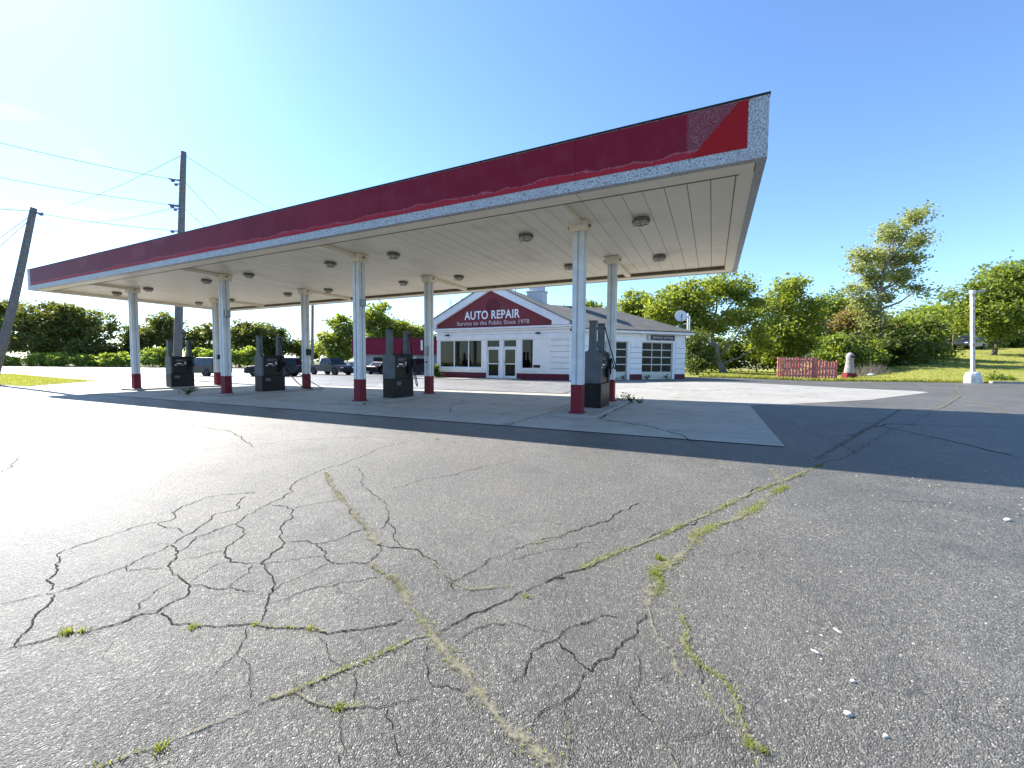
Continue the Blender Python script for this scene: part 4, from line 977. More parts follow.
# ------------------------------------------------------------------ low building with red fascia far left
G = on_ground(400, 51, 373); ang = math.radians(14)
rb_ = empty('roadside_building', (G.x, G.y, G.z), ang, 'low grey building with a deep red fascia behind the pumps', 'building')
b = MB(); b.box(-6, 9, 0, 8, -.3, 2.6); b.build('wall', m_greywall, rb_)
b = MB(); b.box(-6.35, 9.3, -.45, 8.3, 2.35, 4.35); b.build('fascia', m_reddark, rb_, bevel=.02)
b = MB(); b.box(-6.37, 9.32, -.47, 8.32, 4.352, 4.45); b.build('roof_trim', m_dark, rb_)
b = MB(); b.box(3.0, 3.25, -.49, -.452, 2.9, 4.1); b.build('sign_panel', m_paper, rb_)
b = MB(); b.box(1.0, 2.2, -.03, -.002, 0, 2.1); b.build('door', m_trim, rb_)
b = MB(); b.box(-3.6, -1.6, -.03, -.002, .9, 2.0); b.build('window', m_darkpane, rb_)

# ------------------------------------------------------------------ vehicles
YAW = math.radians(25.969)
def wheel(parent, x, y, r, side):
    b = MB(); M = Matrix.Translation((x, y, r)) @ Matrix.Rotation(-PI / 2 * side, 4, 'X')
    b.lathe([(r * .62, -.1), (r * .96, -.10), (r, -.07), (r, .07), (r * .96, .10), (r * .62, .10)], 20, M=M)
    wh = b.build('wheel', m_tyre, parent)
    b = MB(); b.lathe([(r * .61, .02), (r * .6, .085), (r * .5, .07), (r * .18, .075), (r * .15, .1), (.02, .1)], 12, M=M); b.build('rim', m_rim, wh)
def car(kind, loc, rz, pm, label, cat):
    S = {'sedan': dict(L=4.7, w=.9, prof=[(-2.35, .35), (-2.32, .85), (-2.2, .98), (-1.6, 1.0), (.9, .95), (1.9, .82), (2.28, .68), (2.35, .4), (2.2, .24), (-2.2, .26)], base=(-1.85, 1.05, .96), roof=(-1.05, .15, 1.45), wx=(-1.4, 1.42), r=.32),
         'suv': dict(L=4.9, w=.95, prof=[(-2.4, .4), (-2.42, .9), (-2.38, 1.1), (1.0, 1.08), (2.1, .98), (2.4, .8), (2.45, .45), (2.3, .3), (-2.3, .32)], base=(-2.36, 1.1, 1.08), roof=(-2.1, .35, 1.84), wx=(-1.45, 1.5), r=.37),
         'pickup': dict(L=5.5, w=.97, prof=[(-2.75, .5), (-2.75, 1.12), (-.75, 1.12), (1.25, 1.12), (2.5, 1.06), (2.72, .9), (2.75, .5), (2.6, .36), (-2.6, .42)], base=(-.8, 1.4, 1.12), roof=(-.62, .75, 1.86), wx=(-1.75, 1.75), r=.39)}[kind]
    r_ = empty({'sedan': 'parked_car', 'suv': 'parked_suv', 'pickup': 'pickup_truck'}[kind], loc, rz, label, cat)
    w = S['w']; b = MB()
    b.prism(S['prof'], lambda x, z: (x, -w, z), lambda x, z: (x, w, z))
    if kind == 'pickup': b.box(-2.68, -.85, -w + .1, w - .1, 1.121, 1.126, 1)
    x0, x1, zb = S['base']; r0, r1, zr_ = S['roof']; wi = w - .22
    vs = [(x0, -w + .04, zb - .05), (x1, -w + .04, zb - .05), (x1, w - .04, zb - .05), (x0, w - .04, zb - .05), (r0, -wi, zr_), (r1, -wi, zr_), (r1, wi, zr_), (r0, wi, zr_)]
    b.add(vs, [(0, 1, 5, 4), (1, 2, 6, 5), (2, 3, 7, 6), (3, 0, 4, 7), (4, 5, 6, 7)])
    for x in S['wx']:
        for s in (-1, 1):
            M = Matrix.Translation((x, s * (w - .005), S['r'] + .02)) @ Matrix.Rotation(-PI / 2 * s, 4, 'X')
            b.lathe([(S['r'] * 1.16, -.2), (S['r'] * 1.16, .012), (.03, .012)], 20, mi=1, M=M)
    body = b.build('body', [pm, m_rubber], r_, bevel=.05)
    V = [Vector(v) for v in vs]
    def pane(a, bq, c, d, nm, u0=.07, u1=.93, v0=.14, v1=.88, parent=body):
        f = lambda u, v: a.lerp(bq, u).lerp(d.lerp(c, u), v)
        q = [f(u0, v0), f(u1, v0), f(u1, v1), f(u0, v1)]; nn = (q[1] - q[0]).cross(q[3] - q[0]).normalized()
        if nn.dot((q[0] + q[2]) / 2 - Vector(((x0 + x1) / 2, 0, zb))) < 0: nn = -nn
        m = MB(); m.add([p + nn * .008 for p in q] + [p - nn * .02 for p in q], [(0, 1, 2, 3), (4, 7, 6, 5), (0, 4, 5, 1), (1, 5, 6, 2), (2, 6, 7, 3), (3, 7, 4, 0)]); m.build(nm, m_carglass, r_)
    pane(V[1], V[2], V[6], V[5], 'windshield'); pane(V[3], V[0], V[4], V[7], 'rear_window')
    spl = {'sedan': [(.12, .5), (.54, .9)], 'suv': [(.05, .33), (.36, .62), (.65, .9)], 'pickup': [(.08, .42), (.47, .88)]}[kind]
    for a, c in spl:
        pane(V[0], V[1], V[5], V[4], 'window', a, c); pane(V[2], V[3], V[7], V[6], 'window', 1 - c, 1 - a)
    for x in S['wx']:
        for s in (-1, 1): wheel(r_, x, s * (w - .06), S['r'], s)
    hz = S['prof'][-4][1] if kind != 'pickup' else .85
    L2 = S['L'] / 2
    for s in (-1, 1):
        b = MB(); b.box(L2 - .14, L2 - .01, s * (w - .22) - .17, s * (w - .22) + .17, hz - .08, hz + .05); b.build('headlight', m_headlight, r_, bevel=.02)
        b = MB(); b.box(-L2 - .012, -L2 + .1, s * (w - .15) - .12, s * (w - .15) + .12, .78, .98); b.build('tail_light', m_tail, r_, bevel=.02)
        b = MB(); b.box(x1 - .55, x1 - .38, s * (w + .09) - .09, s * (w + .09) + .09, zb + .02, zb + .18); b.build('mirror', pm, r_, bevel=.03)
    b = MB(); b.box(L2 - .12, L2 + .04, -w + .08, w - .08, .36, .54); b.build('bumper', m_rubber if kind != 'sedan' else pm, r_, bevel=.03)
    b = MB(); b.box(-L2 - .06, -L2 + .1, -w + .08, w - .08, .38, .58); b.build('bumper', m_rubber if kind != 'sedan' else pm, r_, bevel=.03)
    b = MB(); b.box(L2 - .1, L2 + .012, -.5, .5, .58, .74); b.build('grille', m_dark, r_)
    return r_
def gz(px, D, row=365): 
    g_ = on_ground(px, D, row); return g_
car('suv', gz(206, 41), YAW + PI - .35, p_black, 'black suv parked between the leftmost fuel pump and the next column', 'suv')
car('suv', gz(275, 40.5), YAW + PI + .12, p_navy, 'dark suv standing right behind the second fuel pump from the left', 'suv')
car('pickup', gz(331, 46), YAW - .5, p_grey, 'dark grey pickup truck parked at the roadside between two columns', 'pickup truck')
car('sedan', gz(349, 54), YAW - .35, p_silver, 'silver car parked behind the dark grey pickup truck', 'car')
car('suv', gz(419, 47.5), YAW + 1.25, p_black, 'black suv parked before the red fascia building, left of the repair shop', 'suv')
car('sedan', gz(384, 49), YAW + 1.2, p_black, 'black car parked by the grey wall behind the third fuel pump', 'car')
car('sedan', gz(937, 58, 355), YAW + PI + .9, p_grey, 'dark grey car half hidden by bushes on the grassy rise', 'car')
car('suv', gz(968, 57, 355), YAW + PI + .35, p_navy, 'dark blue suv behind the white lamp post on the grassy rise', 'suv')

# ------------------------------------------------------------------ utility poles and wires
def pole(px_top, row_top, px_base, D, r0, r1, label, bend=0, hardware=()):
    G = on_ground(px_base, D); Tp = at(px_top, row_top, D) - G
    rt = empty('utility_pole', G, 0, label, 'utility pole')
    b = MB(); pts = []; rad = []
    for i in range(13):
        u = i / 12; p = Vector((Tp.x * u, Tp.y * u, -.5 + (Tp.z + .5) * u)); p += RH * bend * math.sin(u * PI * 1.2); pts.append(p); rad.append(r0 + (r1 - r0) * u)
    b.tube(pts, rad, 12); b.build('pole', m_wood, rt, smooth=True)
    for row, dx in hardware:
        u = (at(px_top, row, D) - G).z / Tp.z; p = Vector((Tp.x * u, Tp.y * u, Tp.z * u))
        b = MB(); b.tube([p - RH * dx * .1, p - RH * dx], .05, 6); b.tube([p - RH * dx * .75 + Vector((0, 0, -.05)), p - RH * dx * .95 + Vector((0, 0, -.05))], .11, 8); b.build('insulator', m_ins, rt)
    return rt
pole(183.5, 152, 176, 32, .30, .19, 'tall dark utility pole rising behind the canopy', 0, [(180, .9), (184, .6), (206, .9), (209, .6), (231, .8)])
pole(35, 208, -13, 24, .235, .15, 'leaning weathered utility pole at the left edge beside the grass', .12, [(213, -.5)])
pole(313, 232, 312, 60, .22, .15, 'thin distant utility pole seen between the middle columns', 0)
def wire(A, B_, sag, r, label, sleeves=False):
    A = Vector(A); B_ = Vector(B_); o = (A + B_) / 2; b = MB(); pts = []
    for i in range(25):
        u = i / 24; p = A.lerp(B_, u); p.z -= sag * 4 * u * (1 - u); pts.append(p - o)
    b.tube(pts, r, 5)
    if sleeves: b.tube([pts[-1], pts[-1].lerp(pts[-3], .7)], r * 3, 6)
    tag(b.build('overhead_wire', m_wire, None, o), label, 'wire', 'overhead wires on the utility poles')
P1 = lambda row: at(182.5 - (row - 152) * .02, row, 32)
wire(at(-120, 112, 24), P1(181), .25, .018, 'topmost long wire running left from the tall pole', True)
wire(at(-120, 153, 24), P1(206), .25, .018, 'middle wire running left from the tall pole, over the leaning pole', True)
wire(at(35, 213, 24), P1(231), .12, .018, 'wire strung between the leaning pole and the tall pole')
wire(at(-120, 196, 19), at(35, 211, 24), .1, .018, 'wire running left off the leaning pole at its very top')
wire(at(-60, 300, 22), at(34, 216, 24), .0, .015, 'slanting guy wire on the left side of the leaning pole')
wire(at(-70, 290, 21), at(34, 213, 24), .0, .015, 'slanting guy wire just above its twin on the leaning pole')
wire(at(37, 219, 24), at(330, 352, 47), .8, .015, 'thin wire dropping right from the leaning pole towards the canopy')
wire(at(184, 155, 32), at(313, 234, 60), .1, .018, 'highest wire running right from the top of the tall pole')
wire(at(183, 180, 32), at(372, 338, 50.5), 1.6, .018, 'steep wire falling right from the upper insulator of the tall pole')
wire(at(182, 206, 32), at(368, 342, 50.5), 1.2, .018, 'steep wire falling right from the lower insulator of the tall pole')
wire(at(182, 155, 32), at(40, 213, 62), .6, .018, 'faint wire running back left from the top of the tall pole')
wire(at(181, 206, 32), at(70, 222, 62), .5, .018, 'faint short wire behind the tall pole, below the other faint wire')

# ------------------------------------------------------------------ right side: lamp post, fence, stone marker, sign
G = on_ground(973, 28.2, 383); G.z = T(G.x, G.y)
lp = empty('lamp_post', G, YAW, 'tall flaking white lamp post on a pale concrete block at the lawn edge', 'lamp post')
lp.rotation_euler = (0, -.075, YAW); zt_ = at(975, 292, 28.2).z - G.z
b = MB(); b.lathe([(.50, -.1), (.50, .25), (.47, .48), (.40, .70), (.32, .76)], 10, M=Matrix.Translation((0, 0, 0)) @ Matrix.Diagonal((1, .8, 1, 1))); b.build('concrete_footing', m_concblock, lp, bevel=.03)
b = MB(); b.box(-.09, .09, -.09, .09, .7, zt_); b.build('post', m_lampost, lp, bevel=.02)
b = MB(); b.box(-.12, .12, -.12, .12, zt_ - .16, zt_ + .06); b.build('lamp_housing', m_trim, lp, bevel=.04)
b = MB(); b.box(.121, .80, -.1, .1, zt_ - .1, zt_ + .04); b.build('lamp_head', m_steel, lp, bevel=.03)
b = MB(); b.box(.25, .75, -.08, .08, zt_ - .115, zt_ - .101); b.build('lamp_lens', m_lampglass, lp)

G = on_ground(808, 34.6, 379)
fn = empty('picket_fence', G, YAW, 'weathered red picket screen with pale slat edges, on the lot edge', 'fence')
k = N('worn_red_picket_paint'); co = k.coord(); n1 = k.noise(co, 2.5, 6, .65); n2 = k.noise(co, 9, 5, .7)
c = k.mix(k.mr(n1, .35, .65), (.46, .085, .09), (.36, .065, .07)); c = k.mix(k.mr(n2, .48, .62, 0, .8), c, (.55, .38, .36)); k.bsdf(c, .75, None, 0, .2); m_picket = k.m
k = N('pale_picket_edge'); co = k.coord(); n2 = k.noise(co, 7, 5, .7)
c = k.mix(k.mr(n2, .45, .6), (.62, .42, .4), (.5, .10, .11)); k.bsdf(c, .75, None, 0, .2); m_picketw = k.m  # pale colour for the strip along one edge of each slat
rf = random.Random(9); ppm = 410.54 / 34.6
def sx(px): return (px - 808) / ppm
b = MB(); b2 = MB(); px = 779.5
while px < 837:
    h = 1.80 if px < 815 else 1.65 - (px - 815) * .01; x = sx(px); tl = rf.uniform(-.03, .03); wd = rf.uniform(.052, .068)
    yb = -.02 if px < 815 else .02
    for B_, o_, wdd in ((b, 0, wd), (b2, wd * 1.5 + .001, .03)):
        B_.add([(x - wdd + o_, yb - .02, .05), (x + wdd + o_, yb - .02, .05), (x + wdd + o_, yb + .02, .05), (x - wdd + o_, yb + .02, .05)] + [(x - wdd + tl + o_, yb - .02, h), (x + wdd + tl + o_, yb - .02, h), (x + wdd + tl + o_, yb + .02, h), (x - wdd + tl + o_, yb + .02, h)],
               [(0, 1, 5, 4), (1, 2, 6, 5), (2, 3, 7, 6), (3, 0, 4, 7), (4, 5, 6, 7), (3, 2, 1, 0)])
    px += rf.uniform(2.9, 3.5) if not (811 < px < 815) else 1.5
b.build('picket_panel', m_picket, fn); b2.build('picket_edge', m_picketw, fn)
for z, x0, x1 in ((.3, 778.5, 838), (.9, 778.5, 838), (1.55, 778.5, 816)):
    b = MB(); b.box(sx(x0), sx(x1), .022, .075, z, z + .1); b.build('rail', m_picket, fn)
for p in (778.5, 797, 814, 837):
    b = MB(); b.box(sx(p) - .05, sx(p) + .05, .076, .17, -.1, 1.85 if p < 815 else 1.6); b.build('post', m_picket, fn)
b = MB(); b.box(sx(812.5), sx(817), -.06, -.042, .05, 1.72); b.build('board', m_picket, fn)
b = MB(); b.tube([(sx(804), .0, 1.75), (sx(804.5), .0, 1.95), (sx(806), 0, 2.05), (sx(809), 0, 2.05)], .03, 6); b.build('hook', m_steel, fn)

G = on_ground(849, 35.6, 378)
st = empty('stone_marker', G, YAW, 'grey bell shaped pillar on a red base, right of the red picket screen', 'pillar')
b = MB(); b.lathe([(.40, .4), (.39, .48), (.335, .88), (.285, 1.33), (.27, 1.6), (.295, 1.72), (.285, 1.92), (.21, 2.08), (.1, 2.16), (.02, 2.18)], 14); b.build('pillar', m_stone, st, smooth=True)
b = MB(); b.lathe([(.22, 1.72), (.235, 1.8), (.2, 1.9)], 10, c=(.05, -.12, 0)); b.build('hood', m_dark, st)
b = MB(); b.box(-.45, .45, -.34, .34, -.1, .32); b.box(-.4, .4, -.3, .3, .321, .42); b.build('base', m_colred, st, bevel=.04)
G = on_ground(871, 36, 378)
bm = bmesh.new(); bmesh.ops.create_icosphere(bm, subdivisions=2, radius=.22)
for v in bm.verts: v.co = Vector((v.co.x * 1.5, v.co.y, v.co.z * .6)) * random.uniform(.85, 1.1)
me = bpy.data.meshes.new('rock'); bm.to_mesh(me); bm.free(); me.materials.append(m_concblock); tag(link('rock', me, None, (G.x, G.y, G.z + .1)), 'small white rock lying under the dry brush', 'rock')
G = on_ground(952, 52, 358)
sp_ = empty('road_sign', G, YAW, 'small grey sign on a pale post on the grassy rise between two cars', 'sign')
b = MB(); b.tube([(0, 0, -.2), (0, 0, 2.6)], .07, 8); b.build('post', m_barkpale, sp_)
b = MB(); b.box(.08, .42, -.03, .03, 1.3, 2.5); b.build('panel', m_greywall, sp_)
# kerb stones at the far right lawn edge
for i, (xa, xb) in enumerate(((17.2, 19.4), (19.5, 22.5))):
    b = MB(); b.box(0, xb - xa, 0, .3, -.1, .14); y_ = 36 + .21 * (xa + 1) - .35
    o = b.build('kerb_stone', m_apron, None, (xa, y_, T(xa, y_)), bevel=.02); o.rotation_euler.z = math.atan(.21)
    tag(o, ['pale concrete kerb piece just right of the lamp post footing', 'longer pale kerb piece at the right edge of the picture'][i], 'kerb', 'kerb pieces at the lawn')

# ------------------------------------------------------------------ vegetation
NL = 1.7
def leaf_mesh(name, P, size, rng, material, parent, flat=.35, long=1.0):
    "P: n x 3 leaf positions; every leaf a small folded blade"
    n = len(P); a = rng.normal(size=(n, 3)); a[:, 2] *= .7; a /= np.linalg.norm(a, axis=1)[:, None]
    b = rng.normal(size=(n, 3)); b -= a * (a * b).sum(1)[:, None]; b /= np.linalg.norm(b, axis=1)[:, None]
    s = size * rng.uniform(.6, 1.35, size=(n, 1)); a = a * s * long; b = b * s * .55
    V = np.stack([P - a, P + b - a * .1, P + a, P - b - a * .1], 1).reshape(-1, 3).astype(np.float32)
    me = bpy.data.meshes.new(name); me.vertices.add(4 * n); me.loops.add(4 * n); me.polygons.add(n)
    me.vertices.foreach_set('co', V.ravel()); me.loops.foreach_set('vertex_index', np.arange(4 * n, dtype=np.int32))
    me.polygons.foreach_set('loop_start', np.arange(0, 4 * n, 4, dtype=np.int32)); me.polygons.foreach_set('loop_total', np.full(n, 4, np.int32))
    me.update(calc_edges=True); me.materials.append(material)
    return link(name, me, parent)

def plant(kind, label, cat, group, px, D, blobs, leaf, n, size, seed, bark=m_bark, tr=.2, row=368, clump=.55, dens=1.0, trunk_top=None, lean=0, name=None, part=('trunk', 'crown'), fork=None, twigs=True, shell=.45):
    "blobs are (px, row, half width px, half height px): the crown as measured in the picture, at depth D, given a real depth of its own"
    G = on_ground(px, D, row); r = empty(name or kind, G, YAW, label, cat, group)
    rng = np.random.default_rng(seed); k = D / FPX; B = []
    for (bx, by, hw, hh) in blobs:
        p = at(bx, by, D) - G; x = p.dot(RH); z = p.z; y = p.dot(FH)
        B.append((x, y + rng.uniform(-.25, .25) * hw * k, z, hw * k, max(hw, hh) * k * .85, hh * k))
    vol = np.array([(b[3] * b[4] * b[5]) ** (2 / 3) for b in B]); cl = []
    tot = max(6, int(dens * vol.sum() / (clump * clump) * 2.4)); tot = min(tot, 420)
    owner = []
    for b, v in zip(B, vol):
        m = max(3, int(tot * v / vol.sum())); d = rng.normal(size=(m, 3)); d /= np.linalg.norm(d, axis=1)[:, None]
        u = rng.uniform(0, 1, size=(m, 1)) ** shell; bump_ = 1 + .32 * np.sin(d[:, :1] * 5 + seed) * np.cos(d[:, 2:] * 6 + seed * 2)
        c = np.array(b[:3]) + d * u * np.array(b[3:]) * bump_; c[:, 2] = np.maximum(c[:, 2], clump * .3); cl.append(c); owner += [len(cl) - 1] * m
    Cn = np.concatenate(cl); w_ = rng.uniform(.5, 1.3, len(Cn)); n = int(n * NL); idx = rng.choice(len(Cn), size=n, p=w_ / w_.sum())
    P = Cn[idx] + rng.normal(size=(n, 3)) * np.array([1, 1, .65]) * clump * .8 * rng.uniform(.6, 1.3, len(Cn))[idx][:, None]
    P[:, 2] = np.maximum(P[:, 2], .05)
    leaf_mesh(part[1], P, size, rng, leaf, r)
    # trunk, limbs, twigs
    t = MB(); zt = trunk_top if trunk_top else max(b[2] for b in B) * .75; cx = sum(b[0] * v for b, v in zip(B, vol)) / vol.sum()
    pts = []; nn = 8
    for i in range(nn + 1):
        u = i / nn; pts.append(Vector((cx * u ** 1.6 + lean * math.sin(u * PI) + rng.normal() * tr * .35 * (0 < i), rng.normal() * tr * .3, -.15 + zt * u)))
    rad = [tr * (1.25 - .95 * (i / nn) ** .8) for i in range(nn + 1)]; rad[0] *= 1.25
    t.tube(pts, rad, 8)
    limbs = []
    for bi, b in enumerate(B):
        e = Vector(b[:3]); u = min(.85, max(.18, (b[2] - abs(b[0] - cx) * .6 - b[5] * .6) / max(zt, .1))); f = u * nn; i = min(nn - 1, int(f)); s = pts[i].lerp(pts[i + 1], f - i)
        mid = s.lerp(e, .5) + Vector((rng.normal() * .2, rng.normal() * .2, -(e - s).length * .06)); L = [s, s.lerp(mid, .5), mid, mid.lerp(e, .55), e]
        t.tube(L, [tr * .5, tr * .42, tr * .34, tr * .24, tr * .14], 6); limbs.append(L)
    if twigs:
        for c, o_ in zip(Cn, owner):
            L = limbs[o_]; c = Vector(c); s = min(L[1:], key=lambda q: (q - c).length); m = s.lerp(c, .55) + Vector((0, 0, -.06 * (c - s).length))
            t.tube([s, m, c], [tr * .15, tr * .09, tr * .035], 4, caps=False)
    t.build(part[0], bark, r, smooth=True)
    return r
TL = 'trees behind the shop and lawn'
# right of the shop
plant('spreading_tree', 'spreading yellow green tree with forked pale trunk right of the shop', 'tree', TL, 724, 50,
      [(690, 300, 30, 20), (720, 288, 24, 14), (665, 312, 20, 14), (742, 292, 16, 14), (705, 320, 28, 16), (745, 322, 16, 20), (680, 335, 18, 14), (760, 345, 12, 14)], L_yel, 11000, .2, 1, m_barkpale, .34, 374, .8, 1.1, trunk_top=6.5, lean=-.5)
plant('leafy_tree', 'bright yellow green leafy tree left of the red picket screen', 'tree', TL, 788, 55,
      [(790, 292, 22, 15), (775, 308, 20, 16), (808, 312, 20, 16), (770, 335, 22, 18), (800, 338, 24, 18), (785, 356, 30, 12)], L_yel, 10000, .2, 2, m_bark, .3, 372, .8, 1.2)
plant('leafy_tree', 'darker bushy tree behind the red picket screen', 'tree', TL, 832, 60,
      [(830, 308, 22, 14), (850, 318, 20, 16), (815, 325, 24, 18), (845, 340, 28, 18), (820, 352, 26, 12)], L_mid, 8500, .22, 3, m_bark, .3, 371, .85, 1.2)
plant('leafy_tree', 'yellow green tree showing above the shop roof left of the spreading tree', 'tree', TL, 641, 56,
      [(640, 305, 20, 12), (630, 318, 18, 14), (655, 315, 14, 14), (642, 335, 24, 16)], L_yel, 6000, .2, 4, m_bark, .28, 372, .75, 1.2)
plant('leafy_tree', 'small dark crown peeking over the shop roof between the two right columns', 'tree', TL, 594, 58,
      [(594, 308, 13, 8), (588, 318, 16, 12), (602, 322, 14, 14)], L_mid, 3200, .2, 5, m_bark, .22, 372, .7, 1.2)
plant('dark_shrub', 'tall dark green shrub beside the right corner of the shop', 'shrub', 'shrubs at the lot edge', 697, 38.5,
      [(697, 347, 9, 14), (700, 361, 9, 11), (695, 366, 9, 8)], L_dark, 3200, .13, 6, m_bark, .08, 376, .5, 1.2)
plant('dark_shrub', 'low pale leafed shrub between the tall dark shrub and the forked trunk', 'shrub', 'shrubs at the lot edge', 711, 53,
      [(711, 350, 9, 14), (713, 364, 8, 8)], L_yel, 1600, .16, 61, m_bark, .06, 374, .5, 1.0)
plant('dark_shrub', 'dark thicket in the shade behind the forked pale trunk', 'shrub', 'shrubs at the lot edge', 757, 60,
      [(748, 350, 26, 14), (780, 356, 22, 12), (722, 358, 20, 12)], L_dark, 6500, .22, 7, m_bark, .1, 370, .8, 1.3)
# tall open tree
plant('tall_open_tree', 'tall airy tree with pale leaves leaning right above the brush', 'tree', TL, 880, 42.5,
      [(912, 219, 15, 9), (921, 240, 11, 10), (893, 234, 15, 12), (866, 258, 14, 9), (890, 255, 17, 12), (907, 258, 11, 9), (875, 278, 12, 13), (895, 279, 12, 8), (915, 290, 11, 4), (862, 300, 10, 12), (853, 290, 9, 5), (870, 318, 12, 14), (858, 270, 9, 8), (880, 300, 9, 10), (905, 275, 12, 8)], L_pale, 8800, .14, 8, m_barkpale, .26, 372, .62, 1.3, trunk_top=13, lean=-.7, shell=.6)
SH = 'brush along the lawn edge'
plant('leafy_shrub', 'big dark green shrub right behind the grey pillar', 'shrub', SH, 850, 40, [(845, 345, 22, 18), (862, 355, 18, 14), (838, 360, 18, 10)], L_mid, 7000, .16, 10, m_bark, .12, 375, .6, 1.2)
plant('leafy_shrub', 'shadowy dense brush under the tall airy tree', 'shrub', SH, 885, 41.5, [(880, 345, 24, 18), (905, 350, 20, 16), (890, 362, 28, 9)], L_dark, 8000, .16, 11, m_bark, .12, 375, .65, 1.2)
plant('leafy_shrub', 'green arching brush at the right end of the thicket beside the lawn', 'shrub', SH, 918, 45, [(915, 335, 20, 16), (925, 348, 16, 12), (905, 328, 14, 12), (932, 352, 8, 5)], L_mid, 6000, .18, 12, m_bark, .12, 371, .7, 1.1)
plant('leafy_shrub', 'pinkish blooming shrub crown above the dark green shrub', 'shrub', SH, 858, 45, [(858, 318, 18, 9), (872, 326, 14, 8), (845, 325, 12, 9)], L_pink, 2600, .17, 13, m_bark, .1, 373, .6, 1.0)
G = on_ground(868, 36.6, 379); br = empty('dry_brush', G, YAW, 'tangle of dry grey twigs right of the grey pillar', 'brush'); rbr = random.Random(31); b = MB()
for i in range(230):
    x0 = rbr.uniform(-1.3, 1.6); y0 = rbr.uniform(-.5, .5); L = rbr.uniform(.5, 1.75) * (1 - .25 * abs(x0 - .1)); a = rbr.gauss(0.25, .5); c_ = rbr.gauss(0, .4)
    p0 = Vector((x0, y0, -.05)); p2 = p0 + Vector((math.sin(a) * L, math.sin(c_) * L * .6, math.cos(a) * L * .85)); p1 = p0.lerp(p2, .5) + Vector((-.1 * math.sin(a), 0, .12 * L))
    b.tube([p0, p1, p2], [.013, .009, .004], 4, caps=False)
b.build('twigs', m_twig, br)
# big round tree on the rise and woods beyond
plant('round_tree', 'broad round headed green tree on the grassy rise at the right edge', 'tree', TL, 993, 48,
      [(1000, 282, 30, 16), (1030, 280, 30, 18), (975, 300, 24, 16), (1005, 305, 34, 20), (1035, 312, 30, 22), (965, 320, 16, 12), (990, 325, 26, 12), (1060, 300, 30, 30)], L_mid, 15000, .2, 15, m_bark, .2, 357, 1.0, 1.1, trunk_top=5)
plant('round_tree', 'pale green tree crown behind the lamp post, left of the broad tree', 'tree', TL, 955, 70, [(945, 318, 20, 13), (965, 325, 18, 14), (928, 325, 18, 14), (950, 340, 30, 12)], L_yel, 6500, .3, 16, m_bark, .35, 357, 1.1, 1.2)
plant('round_tree', 'hazy green tree mass behind the dark grey car on the rise', 'tree', TL, 922, 76, [(905, 328, 18, 12), (925, 318, 16, 10), (935, 335, 20, 14), (900, 340, 18, 12)], L_mid, 5500, .32, 17, m_bark, .35, 357, 1.2, 1.2)
plant('round_tree', 'low green tree closing the view under the broad tree at far right', 'tree', TL, 1015, 68, [(1000, 342, 22, 12), (1030, 340, 22, 14), (1055, 335, 22, 18), (975, 346, 18, 9)], L_mid, 5500, .3, 18, m_bark, .3, 357, 1.1, 1.2)
plant('dark_shrub', 'small green weed clump at the lawn edge right of the lamp post', 'shrub', 'shrubs at the lot edge', 1003, 29.5, [(1003, 379, 8, 3)], L_mid, 500, .09, 19, m_bark, .03, 383, .25, 1.5)
# far left, beyond the street
FL = 'trees beyond the street'
far = [ # px, D, blobs, leaf, n, label
 (6, 92, [(0, 312, 16, 12), (15, 325, 16, 14), (0, 340, 20, 14)], L_far, 3800, 'green tree behind the leaning pole at the left edge'),
 (42, 90, [(40, 312, 16, 10), (28, 325, 14, 14), (55, 325, 18, 14), (42, 345, 26, 14)], L_far, 5200, 'tall rounded green tree just right of the leaning pole, beyond the street'),
 (78, 91, [(72, 312, 15, 9), (88, 320, 14, 10), (75, 330, 20, 12), (80, 348, 24, 12)], L_far, 5000, 'broad green tree under the left tip of the canopy'),
 (108, 90, [(112, 322, 10, 9), (100, 332, 9, 9), (106, 348, 16, 12)], L_far, 900, 'thin half bare tree left of the first white column'),
 (132, 93, [(128, 338, 13, 9), (142, 335, 12, 9), (132, 352, 18, 10)], L_dark, 3200, 'dark low tree behind the first white column'),
 (163, 92, [(165, 322, 12, 8), (155, 332, 12, 9), (174, 335, 12, 10), (164, 350, 18, 10)], L_far, 3600, 'green tree crown right behind the foot of the tall pole'),
 (200, 94, [(195, 335, 12, 8), (210, 332, 12, 9), (203, 350, 18, 10)], L_far, 3000, 'green tree between the first pump and the second pair of columns'),
 (240, 92, [(238, 333, 14, 9), (256, 331, 14, 9), (246, 348, 22, 12)], L_far, 4000, 'bushy green tree left above the second fuel pump'),
 (272, 94, [(272, 334, 12, 8), (282, 345, 12, 9), (268, 350, 14, 10)], L_dark, 2700, 'darker tree right above the second fuel pump'),
 (300, 98, [(298, 350, 12, 8), (310, 354, 10, 6)], L_far, 1800, 'low distant tree behind the back column of the second pump'),
 (338, 88, [(345, 325, 14, 9), (332, 340, 14, 10), (350, 340, 14, 12), (340, 354, 18, 8)], L_yel, 4200, 'yellow green tree above the dark grey pickup truck'),
 (376, 84, [(374, 314, 14, 8), (384, 322, 12, 9), (366, 326, 10, 8), (378, 338, 16, 10)], L_yel, 2300, 'airy yellow green tree above the left of the red fascia building'),
 (408, 86, [(402, 328, 12, 7), (415, 334, 12, 9), (398, 338, 12, 8)], L_yel, 2900, 'yellow green tree above the right of the red fascia building'),
 (430, 90, [(428, 340, 12, 8), (440, 345, 12, 9)], L_far, 1800, 'green tree behind the left corner of the repair shop'),
]
for i, (px, D, bl, lf, n, lab) in enumerate(far):
    plant('far_tree', lab, 'tree', FL, px, D, bl, lf, int(n * 1.1), .34, 100 + i, m_bark, .26, 366, 1.0, 1.1)
LB_ = 'light green bushes along the street'
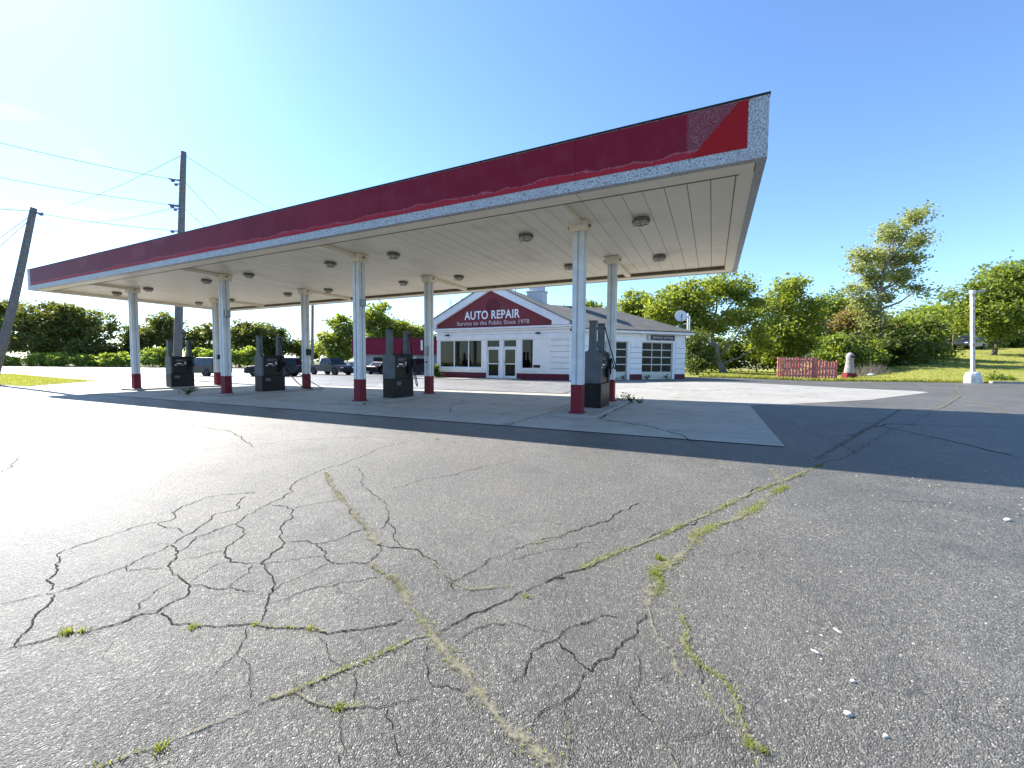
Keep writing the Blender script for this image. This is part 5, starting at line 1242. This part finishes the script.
bush = [(9, 'small light green bush at the foot of the leaning pole'), (36, 'low light green bush left of the bigger bush cluster beyond the street'), (52, 'tallest light green bush beyond the street, near the left edge'), (63, 'rounded light green bush touching the right of the tallest bush'),
        (84, 'light green bush standing alone in the gap of the bush row'), (98, 'low light green bush left of the thin half bare tree'), (112, 'light green bush below the thin half bare tree'), (124, 'light green bush just left of the first white column'),
        (150, 'light green vine bush between first column and first pump'), (166, 'light green vine bush behind the first fuel pump'), (198, 'light green vine bush between the black suv and the first pump'), (212, 'light green vine bush above the black suv'),
        (236, 'light green vine bush left of the second fuel pump'), (252, 'light green vine bush behind the second fuel pump')]
rbz = random.Random(21)
for i, (px, lab) in enumerate(bush):
    s = rbz.uniform(.8, 1.15) * (1.25 if px in (52,) else 1); tall = 8 if px > 140 else 5.5
    plant('street_bush', lab, 'bush', LB_, px, 82 + rbz.uniform(-1, 2), [(px - 4, 366 - tall * s, 6 * s, tall * s), (px + 4, 366 - tall * .9 * s, 6 * s, tall * .8 * s), (px, 366 - tall * 1.5 * s, 4 * s, tall * .6 * s)], L_vine, 1100, .26, 300 + i, m_bark, .06, 366, .5, 1.2, twigs=False)
# facade shrub
plant('small_shrub', 'small dark evergreen shrub at the left corner of the shop front', 'shrub', None, 435.5, 30.2, [(435.5, 370, 3.2, 5.5), (436.5, 374, 3.6, 3.5)], L_dark, 900, .06, 50, m_bark, .03, 377, .2, 1.2)
# weeds growing on the slab
def weed(x, y, n, s, lab, seed):
    r = empty('weed_plant', (x, y, zslab(x, y)), 0, lab, 'weed', 'weeds on the forecourt'); rng = np.random.default_rng(seed); b = MB(); tips = []
    for i in range(n):
        a = rng.uniform(0, 2 * PI); L = s * rng.uniform(.5, 1); e = Vector((math.cos(a) * L * rng.uniform(.3, 1.1), math.sin(a) * L * rng.uniform(.3, 1.1), L * rng.uniform(.35, 1)))
        b.tube([(0, 0, 0), e * .5 + Vector((0, 0, L * .08)), e], [.006, .005, .003], 5); tips += [e * u + Vector((0, 0, L * .05)) for u in rng.uniform(.3, 1, 7)]
    b.build('stem', L_dark, r); P = np.array([tuple(t) for t in tips]) + rng.normal(size=(len(tips), 3)) * s * .08; P[:, 2] = np.maximum(P[:, 2], .01)
    leaf_mesh('foliage', P, s * .11, rng, L_dark, r)
P = on_ground(201.5, 22.4); weed(-19.2, 9.2, 16, .42, 'dark weed plant on the concrete between the first pump and second column', 1)
weed(-2.42, 13.9, 14, .36, 'tall weed beside the back end of the nearest pump island', 2)
weed(-2.1, 13.8, 12, .22, 'low weed right beside the tall weed at the nearest pump island', 3)
weed(-2.75, 14.1, 10, .2, 'low weed behind the back column of the nearest pump island', 4)
weed(-9.6, 9.35, 7, .1, 'tiny weed on the concrete right of the third front column', 5)
for i, (t0, lab) in enumerate(((2.6, 'weed at the left of the left garage door'), (3.3, 'weed in front of the middle of the left garage door'), (4.1, 'weed in front of the right side of the left garage door'), (5.9, 'weed at the left foot of the right garage door'), (7.6, 'weed at the right foot of the right garage door'))):
    p = MW @ Vector((t0, -.12, 0)); x, y = p.x + BX, p.y + BY; r = weed(x, y, 12, .42, lab, 20 + i)
